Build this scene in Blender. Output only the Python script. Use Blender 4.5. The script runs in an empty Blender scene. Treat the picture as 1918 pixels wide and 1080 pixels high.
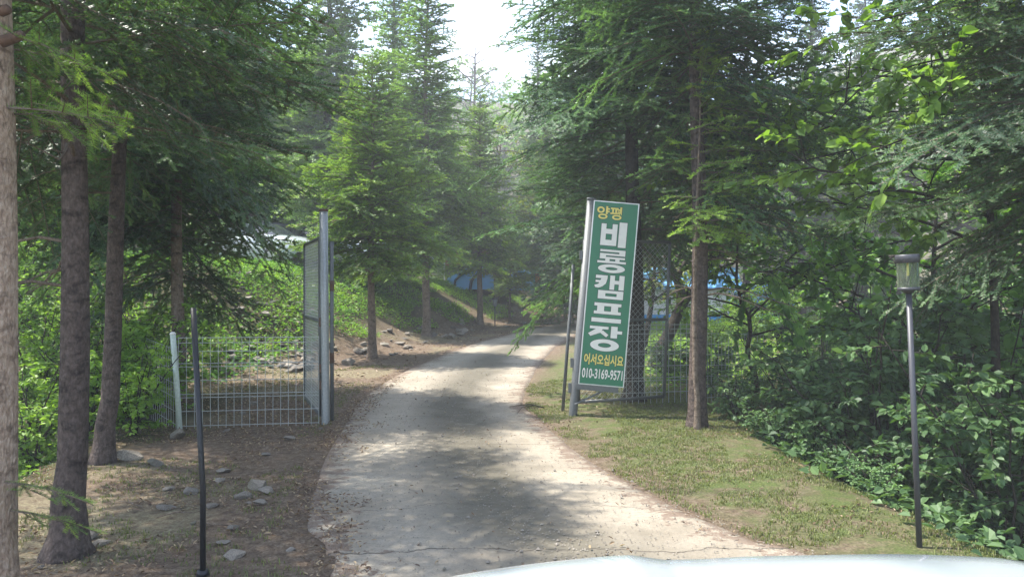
import bpy, bmesh, math, random
import numpy as np
from mathutils import Vector, Matrix, Euler

S = bpy.context.scene
COL = S.collection
R = math.radians

# ------------------------------------------------------------------ camera, sky, sun, exposure
CAM_H, FPX = 1.65, 1385.0
cam_d = bpy.data.cameras.new('camera'); cam = bpy.data.objects.new('camera', cam_d); COL.objects.link(cam)
cam.location = (0, 0, CAM_H); cam.rotation_euler = (R(90), 0, 0)
cam_d.sensor_width = 36; cam_d.lens = 26.0; cam_d.clip_start = 0.05; cam_d.clip_end = 2000
S.camera = cam
SUN_DIR = Vector((-0.58, 0.14, 1.05)).normalized()          # towards the sun
SUN_EL = math.asin(SUN_DIR.z); SUN_AZ = math.atan2(SUN_DIR.x, SUN_DIR.y)
sun_d = bpy.data.lights.new('sun', 'SUN'); sun_d.energy = 4.0; sun_d.angle = R(1.2); sun_d.color = (1, .955, .87)
sun = bpy.data.objects.new('sun', sun_d); COL.objects.link(sun)
sun.rotation_euler = (-SUN_DIR).to_track_quat('-Z', 'Y').to_euler(); sun.location = (-20, -10, 40)
world = bpy.data.worlds.new('World'); S.world = world; world.use_nodes = True
wt = world.node_tree; wt.nodes.clear()
def N(t, typ, **kw):
    n = t.nodes.new(typ)
    for k, v in kw.items(): setattr(n, k, v)
    return n
sky = N(wt, 'ShaderNodeTexSky', sky_type='NISHITA', sun_disc=False)
sky.sun_elevation = SUN_EL; sky.sun_rotation = SUN_AZ; sky.air_density = 1.0; sky.dust_density = .7; sky.ozone_density = 1.6
tc = N(wt, 'ShaderNodeTexCoord'); mp = N(wt, 'ShaderNodeMapping'); mp.inputs['Scale'].default_value = (1, 1, 2.2)
cn = N(wt, 'ShaderNodeTexNoise'); cn.inputs['Scale'].default_value = 2.6; cn.inputs['Detail'].default_value = 7; cn.inputs['Roughness'].default_value = .55
cr = N(wt, 'ShaderNodeValToRGB'); cr.color_ramp.elements[0].position = .47; cr.color_ramp.elements[1].position = .70
mx = N(wt, 'ShaderNodeMix', data_type='RGBA'); mx.inputs['B'].default_value = (6.2, 6.4, 6.8, 1)
bg = N(wt, 'ShaderNodeBackground'); bg.inputs['Strength'].default_value = 0.15; wo = N(wt, 'ShaderNodeOutputWorld')
L = wt.links.new
L(tc.outputs['Generated'], mp.inputs['Vector']); L(mp.outputs[0], cn.inputs['Vector']); L(cn.outputs['Fac'], cr.inputs[0])
L(cr.outputs[0], mx.inputs['Factor']); L(sky.outputs[0], mx.inputs['A']); L(mx.outputs['Result'], bg.inputs[0]); L(bg.outputs[0], wo.inputs[0])
S.view_settings.view_transform = 'Standard'; S.view_settings.look = 'None'; S.view_settings.gamma = 1
S.view_settings.exposure = 1.86
S.render.engine = 'CYCLES'
S.cycles.max_bounces = 7; S.cycles.diffuse_bounces = 4; S.cycles.transparent_max_bounces = 12; S.cycles.sample_clamp_indirect = 6

# ------------------------------------------------------------------ helpers
rng = np.random.default_rng(7)
def W(px, py, Y): return np.array([(px - 959) / FPX * Y, Y, CAM_H - (py - 540) / FPX * Y])
def X(px, Y): return (px - 959) / FPX * Y
def sstep(a, b, t):
    t = np.clip((np.asarray(t, float) - a) / (b - a), 0, 1); return t * t * (3 - 2 * t)
_perm = np.random.default_rng(3).random((256, 256))
def vnoise(x, y):
    x = np.asarray(x, float) + 1000.37; y = np.asarray(y, float) + 1000.71
    i = np.floor(x).astype(int); j = np.floor(y).astype(int); u = x - i; v = y - j
    u = u * u * (3 - 2 * u); v = v * v * (3 - 2 * v)
    a = _perm[i % 256, j % 256]; b = _perm[(i + 1) % 256, j % 256]; c = _perm[i % 256, (j + 1) % 256]; d = _perm[(i + 1) % 256, (j + 1) % 256]
    return (a * (1 - u) + b * u) * (1 - v) + (c * (1 - u) + d * u) * v
def fbm(x, y, o=3):
    s = 0; a = .5
    for k in range(o): s = s + a * (vnoise(x * 2 ** k + 17 * k, y * 2 ** k) - .5); a *= .5
    return s

class MB:
    """collects numpy pieces into one mesh"""
    def __init__(s): s.V = []; s.T = []; s.Q = []; s.TM = []; s.QM = []; s.n = 0; s.A = []
    def add(s, V, T=None, Q=None, m=0, tone=0.5):
        V = np.asarray(V, float).reshape(-1, 3)
        if T is not None and len(T): T = np.asarray(T, int); s.T.append(T + s.n); s.TM.append(np.full(len(T), m))
        if Q is not None and len(Q): Q = np.asarray(Q, int); s.Q.append(Q + s.n); s.QM.append(np.full(len(Q), m))
        s.V.append(V); s.A.append(np.broadcast_to(np.asarray(tone, float), (len(V),))); s.n += len(V)
    def box(s, lo, hi, m=0, M=None):
        x0, y0, z0 = lo; x1, y1, z1 = hi
        V = np.array([(x0, y0, z0), (x1, y0, z0), (x1, y1, z0), (x0, y1, z0), (x0, y0, z1), (x1, y0, z1), (x1, y1, z1), (x0, y1, z1)], float)
        if M is not None: V = np.array([M @ Vector(v) for v in V])
        s.add(V, Q=[(0, 3, 2, 1), (4, 5, 6, 7), (0, 1, 5, 4), (1, 2, 6, 5), (2, 3, 7, 6), (3, 0, 4, 7)], m=m)
    def tube(s, P, r, n=8, m=0, cap=True, tone=.5, wob=0):
        P = np.asarray(P, float); k = len(P); r = np.broadcast_to(np.asarray(r, float), (k,))
        D = np.gradient(P, axis=0); D /= np.linalg.norm(D, axis=1)[:, None] + 1e-12
        ref = np.array([0, 0, 1.]) if abs(D[:, 2]).mean() < .8 else np.array([1., 0, 0])
        A = np.cross(D, ref); A /= np.linalg.norm(A, axis=1)[:, None] + 1e-12; B = np.cross(A, D)
        t = np.arange(n) / n * 2 * np.pi
        rr = r[:, None] * np.ones(n)
        if wob: rr = rr * (1 + wob * (vnoise(np.arange(k)[:, None] * .9 + P[0, 0] * 31, np.cos(t)[None] * 2 + 5 + np.sin(t)[None]) - .5))
        V = P[:, None] + rr[..., None] * (np.cos(t)[None, :, None] * A[:, None] + np.sin(t)[None, :, None] * B[:, None])
        q = np.arange(k - 1)[:, None] * n + np.arange(n)[None]; q2 = np.arange(k - 1)[:, None] * n + (np.arange(n)[None] + 1) % n
        Q = np.stack([q, q + n, q2 + n, q2], -1).reshape(-1, 4)
        V = V.reshape(-1, 3)
        T = None
        if cap:
            V = np.vstack([V, P[0], P[-1]]); e = (k - 1) * n; a = np.arange(n); b = (a + 1) % n
            T = np.vstack([np.stack([a, b, np.full(n, k * n)], 1), np.stack([e + b, e + a, np.full(n, k * n + 1)], 1)])
        s.add(V, T=T, Q=Q, m=m, tone=tone)
    def poly(s, pts, z, m=0):                                            # flat convex polygon in xz at depth z
        n = len(pts); s.add([(p[0], z, p[1]) for p in pts], T=[(0, i, i + 1) for i in range(1, n - 1)], m=m)
    def mesh(s, name, mats, smooth=False):
        me = bpy.data.meshes.new(name)
        V = np.vstack(s.V); me.vertices.add(len(V)); me.vertices.foreach_set('co', V.astype(np.float32).ravel())
        T = np.vstack(s.T) if s.T else np.zeros((0, 3), int); Q = np.vstack(s.Q) if s.Q else np.zeros((0, 4), int)
        me.loops.add(T.size + Q.size); me.polygons.add(len(T) + len(Q))
        me.loops.foreach_set('vertex_index', np.concatenate([T.ravel(), Q.ravel()]).astype(np.int32))
        st = np.concatenate([np.arange(len(T)) * 3, T.size + np.arange(len(Q)) * 4]).astype(np.int32)
        me.polygons.foreach_set('loop_start', st)
        mi = np.concatenate(s.TM + s.QM) if (s.TM or s.QM) else np.zeros(0)
        me.polygons.foreach_set('material_index', mi.astype(np.int32))
        me.polygons.foreach_set('use_smooth', np.full(len(T) + len(Q), smooth))
        at = me.attributes.new('tone', 'FLOAT', 'POINT'); at.data.foreach_set('value', np.concatenate(s.A).astype(np.float32))
        for m in (mats if isinstance(mats, (list, tuple)) else [mats]): me.materials.append(m)
        me.update(calc_edges=True); me.validate()
        return me
    def obj(s, name, mats, parent=None, smooth=False, loc=None):
        return link(name, s.mesh(name, mats, smooth), parent, loc)
def link(name, me, parent=None, loc=None):
    o = bpy.data.objects.new(name, me); COL.objects.link(o)
    if parent: o.parent = parent
    if loc is not None: o.location = loc
    return o
def tag(o, label=None, cat=None, group=None, kind=None):
    if label: o['label'] = label
    if cat: o['category'] = cat
    if group: o['group'] = group
    if kind: o['kind'] = kind
    return o
def thing(name, loc, label, cat, group=None, rz=0):
    o = bpy.data.objects.new(name, None); COL.objects.link(o); o.location = loc; o.rotation_euler = (0, 0, rz); o.empty_display_size = .2
    return tag(o, label, cat, group)
def copy_tree(o, parent=None, **kw):
    c = o.copy(); COL.objects.link(c)
    if parent: c.parent = parent
    for ch in list(o.children): copy_tree(ch, c)
    return c

# ------------------------------------------------------------------ materials
def newmat(name):
    m = bpy.data.materials.new(name); m.use_nodes = True; t = m.node_tree; t.nodes.clear()
    o = N(t, 'ShaderNodeOutputMaterial'); p = N(t, 'ShaderNodeBsdfPrincipled'); t.links.new(p.outputs[0], o.inputs[0])
    return m, t, p, o
def ramp(t, src, stops):
    r = N(t, 'ShaderNodeValToRGB'); e = r.color_ramp.elements
    while len(e) < len(stops): e.new(.5)
    for k, (pos, c) in enumerate(stops): e[k].position = pos; e[k].color = (*c, 1) if len(c) == 3 else c
    t.links.new(src, r.inputs[0]); return r.outputs[0]
def noise(t, scale, detail=6, rough=.6, vec=None, dist=0):
    n = N(t, 'ShaderNodeTexNoise'); n.inputs['Scale'].default_value = scale; n.inputs['Detail'].default_value = detail; n.inputs['Roughness'].default_value = rough
    n.inputs['Distortion'].default_value = dist
    if vec is not None: t.links.new(vec, n.inputs['Vector'])
    return n.outputs['Fac']
def objco(t, scale=(1, 1, 1)):
    c = N(t, 'ShaderNodeTexCoord'); mp = N(t, 'ShaderNodeMapping'); mp.inputs['Scale'].default_value = scale
    t.links.new(c.outputs['Object'], mp.inputs[0]); return mp.outputs[0]
def geoco(t, scale=(1, 1, 1)):
    c = N(t, 'ShaderNodeNewGeometry'); mp = N(t, 'ShaderNodeMapping'); mp.inputs['Scale'].default_value = scale
    t.links.new(c.outputs['Position'], mp.inputs[0]); return mp.outputs[0]
def mixc(t, f, a, b, mode='MIX'):
    m = N(t, 'ShaderNodeMix', data_type='RGBA', blend_type=mode)
    for k, v in (('Factor', f), ('A', a), ('B', b)):
        s = m.inputs[k]
        if hasattr(v, 'is_output'): t.links.new(v, s)
        elif isinstance(v, (int, float)): s.default_value = v
        else: s.default_value = (*v, 1)
    return m.outputs['Result']
def math_(t, op, a, b=None):
    m = N(t, 'ShaderNodeMath', operation=op)
    for i, v in enumerate((a, b)):
        if v is None: continue
        if hasattr(v, 'is_output'): t.links.new(v, m.inputs[i])
        else: m.inputs[i].default_value = v
    return m.outputs[0]
def attr(t, name):
    a = N(t, 'ShaderNodeAttribute'); a.attribute_name = name; return a.outputs['Fac']
def bump(t, p, h, s=.4, d=.02):
    b = N(t, 'ShaderNodeBump'); b.inputs['Strength'].default_value = s; b.inputs['Distance'].default_value = d
    t.links.new(h, b.inputs['Height']); t.links.new(b.outputs[0], p.inputs['Normal'])
def leafmat(name, dark, mid, light, trans=.35, rough=.45, spec=.4):
    m, t, p, o = newmat(name)
    c = ramp(t, attr(t, 'tone'), [(0, dark), (.5, mid), (1, light)])
    ob = N(t, 'ShaderNodeObjectInfo')
    hs = N(t, 'ShaderNodeHueSaturation'); t.links.new(c, hs.inputs['Color'])
    t.links.new(math_(t, 'ADD', math_(t, 'MULTIPLY', ob.outputs['Random'], .4), .8), hs.inputs['Value'])
    t.links.new(hs.outputs[0], p.inputs['Base Color']); p.inputs['Roughness'].default_value = rough; p.inputs['Specular IOR Level'].default_value = spec
    tr = N(t, 'ShaderNodeBsdfTranslucent')
    tcol = mixc(t, 1.0, hs.outputs[0], (1.25, 1.35, .55), 'MULTIPLY'); t.links.new(tcol, tr.inputs[0])
    mixs = N(t, 'ShaderNodeMixShader'); mixs.inputs[0].default_value = trans
    t.links.new(p.outputs[0], mixs.inputs[1]); t.links.new(tr.outputs[0], mixs.inputs[2]); t.links.new(mixs.outputs[0], o.inputs[0])
    return m
M = {}
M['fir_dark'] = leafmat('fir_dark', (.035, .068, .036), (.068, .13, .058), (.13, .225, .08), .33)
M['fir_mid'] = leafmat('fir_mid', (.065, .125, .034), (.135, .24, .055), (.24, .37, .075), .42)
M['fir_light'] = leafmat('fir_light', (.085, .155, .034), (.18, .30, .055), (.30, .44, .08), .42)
M['fir_blue'] = leafmat('fir_blue', (.034, .072, .042), (.075, .145, .07), (.145, .26, .095), .33)
M['leaf_bright'] = leafmat('leaf_bright', (.09, .17, .028), (.16, .275, .045), (.26, .38, .07), .45, .5, .35)
M['leaf_green'] = leafmat('leaf_green', (.045, .105, .026), (.09, .19, .04), (.17, .30, .06), .42, .5, .35)
M['leaf_deep'] = leafmat('leaf_deep', (.048, .10, .040), (.092, .172, .062), (.18, .29, .11), .33, .5, .35)
M['leaf_yellow'] = leafmat('leaf_yellow', (.12, .17, .03), (.22, .28, .05), (.34, .36, .08), .45)
M['grass'] = leafmat('grass', (.09, .085, .04), (.115, .145, .042), (.22, .23, .085), .35)
M['litter'] = leafmat('litter', (.085, .05, .035), (.19, .115, .075), (.42, .32, .20), .15)

def barkmat(name, a, b, c, sc=1.0, bs=.7, moss=0):
    m, t, p, o = newmat(name)
    v = objco(t, (38 * sc, 38 * sc, 22 * sc)); n1 = noise(t, 1, 8, .7, v, .6)
    v2 = objco(t, (60 * sc, 60 * sc, 34 * sc)); vo = N(t, 'ShaderNodeTexVoronoi', feature='F1'); vo.inputs['Scale'].default_value = 1; t.links.new(v2, vo.inputs['Vector'])
    v3 = objco(t, (7, 7, 15)); n3 = noise(t, 1, 5, .6, v3, .5)
    c1 = ramp(t, n1, [(.3, a), (.5, b), (.7, c)])
    c2 = mixc(t, ramp(t, n3, [(.50, (0, 0, 0)), (.66, (.75, .75, .75))]), c1, tuple(x * .45 for x in a))
    c3 = mixc(t, ramp(t, vo.outputs['Distance'], [(.0, (.25, .25, .25)), (.5, (0, 0, 0))]), c2, tuple(x * 1.3 for x in c))
    t.links.new(c3, p.inputs['Base Color']); p.inputs['Roughness'].default_value = .9; p.inputs['Specular IOR Level'].default_value = .15
    bump(t, p, math_(t, 'ADD', n1, math_(t, 'MULTIPLY', vo.outputs['Distance'], .6)), bs, .02)
    return m
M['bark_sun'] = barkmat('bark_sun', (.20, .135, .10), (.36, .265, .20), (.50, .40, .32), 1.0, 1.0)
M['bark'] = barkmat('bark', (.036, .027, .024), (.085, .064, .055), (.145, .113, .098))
M['bark_brown'] = barkmat('bark_brown', (.085, .062, .046), (.165, .125, .095), (.25, .20, .155))
M['bark_dark'] = barkmat('bark_dark', (.02, .017, .014), (.04, .033, .027), (.075, .06, .048), .8)
M['twig'] = barkmat('twig', (.10, .08, .06), (.16, .125, .095), (.22, .18, .14), 2)

def simple(name, col, rough=.5, metal=0, spec=.5, var=.12, sc=8, bs=0, coat=0):
    m, t, p, o = newmat(name); v = objco(t); n = noise(t, sc, 5, .6, v)
    lo = tuple(c * (1 - var) for c in col); hi = tuple(min(1, c * (1 + var)) for c in col)
    t.links.new(ramp(t, n, [(.3, lo), (.7, hi)]), p.inputs['Base Color'])
    p.inputs['Roughness'].default_value = rough; p.inputs['Metallic'].default_value = metal; p.inputs['Specular IOR Level'].default_value = spec
    p.inputs['Coat Weight'].default_value = coat
    if bs: bump(t, p, n, bs)
    return m
def rusty(name, col, metal=.5, rough=.5, amt=.62):
    m, t, p, o = newmat(name); v = objco(t); n = noise(t, 5, 8, .7, v); n2 = noise(t, 40, 3, .6, v)
    base = ramp(t, n2, [(.3, tuple(c * .85 for c in col)), (.7, tuple(c * 1.1 for c in col))])
    f = ramp(t, n, [(amt, (0, 0, 0)), (amt + .06, (1, 1, 1))])
    t.links.new(mixc(t, f, base, (.12, .07, .045)), p.inputs['Base Color'])
    p.inputs['Roughness'].default_value = rough; p.inputs['Metallic'].default_value = metal
    return m
M['galv'] = rusty('galvanised', (.27, .285, .29), .35, .45)
M['galv_dark'] = rusty('galvanised_dark', (.125, .13, .13), .3, .55, .66)
M['wire'] = simple('wire', (.40, .42, .40), .45, .3)
M['wire_dark'] = simple('wire_dark', (.34, .36, .35), .5, .3)
M['post_green'] = rusty('post_green', (.50, .56, .50), 0, .5, .7)
M['rust'] = simple('rust', (.10, .06, .042), .8, .1, .3, .4, 30)
M['black'] = simple('black_paint', (.012, .012, .014), .45, 0, .4)
M['lamp_grey'] = simple('lamp_grey', (.045, .045, .052), .45)
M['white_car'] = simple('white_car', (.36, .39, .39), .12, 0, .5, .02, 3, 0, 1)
M['silver_car'] = simple('silver_car', (.50, .52, .55), .3, .3, .5, .03, 3, 0, 1)
M['glass_dark'] = simple('glass_dark', (.02, .025, .03), .06, 0, .6)
M['tyre'] = simple('tyre', (.02, .02, .02), .8)
M['rim'] = simple('rim', (.45, .45, .46), .3, .8)
M['chrome'] = simple('chrome', (.55, .55, .56), .2, .9)
M['headlight'] = simple('headlight', (.75, .78, .80), .1, .2)
M['red_light'] = simple('red_light', (.45, .02, .02), .2)
M['sign_green'] = simple('sign_green', (.020, .165, .082), .42, 0, .4, .08, 3)
M['sign_white'] = simple('sign_white', (.74, .72, .66), .5, 0, .3, .05, 12)
M['sign_black'] = simple('sign_black', (.012, .016, .014), .5)
M['sign_yellow'] = simple('sign_yellow', (.70, .60, .16), .5, 0, .3, .06, 12)
M['alu'] = simple('aluminium', (.55, .56, .55), .4, .5)
M['tarp_sky'] = simple('tarp_sky', (.14, .36, .66), .6, 0, .3, .08, 3)
M['tarp_blue'] = simple('tarp_blue', (.03, .30, .65), .5, 0, .3, .08, 3)
M['tarp_dark'] = simple('tarp_dark', (.02, .03, .045), .7)
M['tarp_brown'] = simple('tarp_brown', (.28, .10, .055), .7, 0, .3, .15, 4)
M['tarp_white'] = simple('tarp_white', (.72, .70, .66), .6, 0, .3, .06, 3)
M['orange'] = simple('orange', (.65, .22, .06), .6)
def rockmat():
    m, t, p, o = newmat('rock'); v = objco(t); n = noise(t, 9, 8, .65, v); n2 = noise(t, 2.5, 4, .6, geoco(t))
    c = ramp(t, n, [(.3, (.10, .085, .07)), (.55, (.23, .20, .165)), (.75, (.38, .34, .285))])
    ob = N(t, 'ShaderNodeObjectInfo'); hs = N(t, 'ShaderNodeHueSaturation'); t.links.new(c, hs.inputs['Color'])
    t.links.new(math_(t, 'ADD', math_(t, 'MULTIPLY', ob.outputs['Random'], .7), .6), hs.inputs['Value'])
    c2 = mixc(t, ramp(t, n2, [(.55, (0, 0, 0)), (.75, (.6, .6, .6))]), hs.outputs[0], (.10, .11, .06))
    t.links.new(c2, p.inputs['Base Color']); p.inputs['Roughness'].default_value = .9; bump(t, p, n, .6, .03); return m
M['rock'] = rockmat()

# ------------------------------------------------------------------ road line and terrain height
RL = np.array([(-1.05, -4), (-1.1, 3.5), (-1.25, 4.66), (-1.5, 5.13), (-1.74, 6.35), (-1.91, 7.37), (-2.1, 9.14), (-2.25, 10.4), (-2.2, 12.7), (-1.8, 15.7), (-.86, 20.1), (.74, 25), (2.45, 29.2), (5.2, 33.4), (9, 36.2), (14, 38)])
RR = np.array([(2.7, -4), (2.1, 3.6), (1.62, 4.86), (1.36, 5.4), (1.10, 6.11), (.75, 7.3), (.36, 9.5), (.22, 10.6), (.38, 12.7), (.72, 15.7), (1.47, 20.1), (2.75, 24.5), (4.4, 27.6), (7.0, 30.8), (10.3, 33.0), (14.6, 34.6)])
def smooth_poly(P, n):
    P = np.asarray(P, float); t = np.arange(len(P)); tt = np.linspace(0, len(P) - 1, n); i = np.clip(np.floor(tt).astype(int), 0, len(P) - 2); f = (tt - i)[:, None]
    p0 = P[np.clip(i - 1, 0, None)]; p1 = P[i]; p2 = P[i + 1]; p3 = P[np.clip(i + 2, None, len(P) - 1)]
    return .5 * (2 * p1 + (p2 - p0) * f + (2 * p0 - 5 * p1 + 4 * p2 - p3) * f ** 2 + (3 * p1 - p0 - 3 * p2 + p3) * f ** 3)
RLs = smooth_poly(RL, 260); RRs = smooth_poly(RR, 260)
FOOT = smooth_poly([(-60, 9), (-30, 9.6), (-14, 10.8), (-9, 11.6), (-6.5, 12.6), (-4.7, 13.9), (-3.35, 16), (-2.6, 19), (-1.5, 23), (.2, 27.6), (2.2, 31.6), (5, 35.5), (9, 38.6), (16, 41), (60, 46)], 300)
def sdist(P, x, y):
    """distance to polyline, positive on its left side (walking along it)"""
    sh = np.shape(x); q = np.stack([np.ravel(x), np.ravel(y)], 1); best = np.full(len(q), 1e9); sg = np.zeros(len(q))
    for k in range(len(P) - 1):
        a, b = P[k], P[k + 1]; d = b - a; t = np.clip(((q - a) @ d) / (d @ d + 1e-12), 0, 1); w = q - (a + t[:, None] * d)
        dd = np.hypot(w[:, 0], w[:, 1]); c = d[0] * w[:, 1] - d[1] * w[:, 0]; m = dd < best
        best[m] = dd[m]; sg[m] = np.sign(c[m])
    return (best * sg).reshape(sh)
RC = (RLs + RRs) / 2; RH = np.linalg.norm(RLs - RRs, axis=1) / 2
def base_z(y): return .02 * np.maximum(0, np.asarray(y, float) - 10)
def ground(x, y, full=False):
    x = np.asarray(x, float); y = np.asarray(y, float)
    z = base_z(y)
    dl = sdist(RLs, x, y); dr = -sdist(RRs, x, y)           # >0 outside the left / right road edge
    df = sdist(FOOT, x, y)                                   # >0 on the bank side
    top = np.interp(y, [10, 21, 30, 36, 60], [2.25, 2.25, 1.92, 1.5, 1.7])
    bank = sstep(-.2, 4.2, df + .9 * fbm(x * .6, y * .6)) * np.maximum(0, top - z)
    bank = bank + sstep(12, 60, df) * 9 + sstep(45, 110, df) * 16
    z = z + bank
    # left ditch behind the near trunks
    e1 = np.interp(y, [-4, 3, 5, 7, 8.6, 9.4, 11], [-3.0, -3.1, -3.5, -4.15, -4.4, -5.2, -6.5])
    z = z - sstep(0, 1.6, e1 - x) * .75 * (1 - sstep(9, 12.5, y)) + sstep(5, 40, -x - 4) * 5 * (1 - sstep(8, 14, y))
    # right verge drops to the creek
    e2 = np.interp(y, [-4, 3, 5, 6.4, 8.8, 10, 13, 18, 26, 60], [3.4, 3.0, 2.7, 2.5, 2.55, 2.9, 4.2, 6.5, 12, 30])
    dcr = x - e2
    z = z - sstep(0, 2.4, dcr) * 1.75 + sstep(4.5, 9, dcr) * 2.3 + sstep(8, 50, dcr) * 12
    z = z + sstep(0, 1.0, dr) * .04 + .05 * sstep(.1, .8, np.minimum(np.maximum(dl, dr), 5)) * (fbm(x * 1.1, y * 1.1) * 1.6)
    z = z + sstep(38, 110, y) * 10
    inside = np.minimum(-dl, -dr)                            # depth inside the road
    z = z + .05 * fbm(x * 5, y * 5, 2) * sstep(-.3, -.0, -np.maximum(dl, dr)) * 0 
    rag = .022 * fbm(x * 3.1, y * 3.1, 4) * 2
    z = np.where(inside > -.6, z * 1.0 + (rag + .004) * sstep(-.6, -.1, inside), z)
    z = z - .10 * sstep(0.02, .42, inside)
    if full: return z, dl, dr, df, dcr
    return z
def gz(x, y): return float(ground(np.array([x]), np.array([y]))[0])

# ------------------------------------------------------------------ terrain mesh
xs = np.concatenate([np.arange(-90, -12, 2.5), np.arange(-12, 12, .11), np.arange(12, 91, 2.5)])
ys = np.concatenate([np.arange(-6, 22, .11), np.arange(22, 46, .4), np.arange(46, 150, 2.5)])
GX, GY = np.meshgrid(xs, ys); GZ, DL, DR, DF, DCR = ground(GX, GY, True)
mb = MB(); nx = len(xs); q = (np.arange(len(ys) - 1)[:, None] * nx + np.arange(nx - 1)[None]).ravel()
mb.add(np.stack([GX, GY, GZ], -1), Q=np.stack([q, q + 1, q + nx + 1, q + nx], 1))
moss = np.clip(sstep(-.1, .5, DR + .6 * fbm(GX * 1.3, GY * 1.3)) * (DR < 40), 0, 1) * (DL < 0)
veg = sstep(.2, 2.2, DF + 1.6 * fbm(GX * .8, GY * .8))
veg = np.maximum(veg, sstep(0, .8, -GX - 3.6) * (GY < 12)); veg = np.maximum(veg, sstep(.1, 1.2, DCR))
patch = sstep(-.02, .16, fbm(GX * .9 + 9, GY * .9, 4)) * (DL > .2)
def gmat():
    m, t, p, o = newmat('earth'); v = geoco(t)
    a_m, a_v, a_p = attr(t, 'moss'), attr(t, 'veg'), attr(t, 'patch')
    n1 = noise(t, 14, 9, .72, v); n2 = noise(t, 60, 5, .7, v); n3 = noise(t, 3.0, 8, .7, v); n4 = noise(t, 160, 3, .7, v)
    lit = ramp(t, n1, [(.28, (.075, .054, .038)), (.45, (.175, .128, .09)), (.6, (.27, .21, .15)), (.75, (.42, .345, .25))])
    lit = mixc(t, ramp(t, n2, [(.35, (.7, .7, .7)), (.6, (0, 0, 0))]), lit, (.07, .045, .035))
    dry = ramp(t, n2, [(.3, (.14, .12, .07)), (.5, (.24, .21, .13)), (.7, (.36, .33, .21))])
    gr = ramp(t, n2, [(.3, (.055, .058, .026)), (.5, (.092, .130, .038)), (.72, (.20, .205, .085))])
    c = mixc(t, math_(t, 'MULTIPLY', a_p, ramp(t, n1, [(.35, (0, 0, 0)), (.6, (.9, .9, .9))])), lit, dry)
    f2 = math_(t, 'MULTIPLY', a_m, ramp(t, n3, [(.38, (.05, .05, .05)), (.58, (.95, .95, .95))]))
    c = mixc(t, f2, c, gr)
    c = mixc(t, math_(t, 'MULTIPLY', a_v, ramp(t, n1, [(.4, (.5, .5, .5)), (.6, (1, 1, 1))])), c, mixc(t, n1, (.035, .04, .018), (.11, .10, .05)))
    t.links.new(c, p.inputs['Base Color']); p.inputs['Roughness'].default_value = .95; p.inputs['Specular IOR Level'].default_value = .1
    bump(t, p, math_(t, 'ADD', n1, math_(t, 'ADD', math_(t, 'MULTIPLY', n2, .6), math_(t, 'MULTIPLY', n4, .4))), .9, .03)
    return m
me = mb.mesh('ground', gmat(), True)
for nm, arr in (('moss', moss), ('veg', veg), ('patch', patch)):
    at = me.attributes.new(nm, 'FLOAT', 'POINT'); at.data.foreach_set('value', arr.astype(np.float32).ravel())
tag(link('ground', me), kind='structure')

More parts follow.
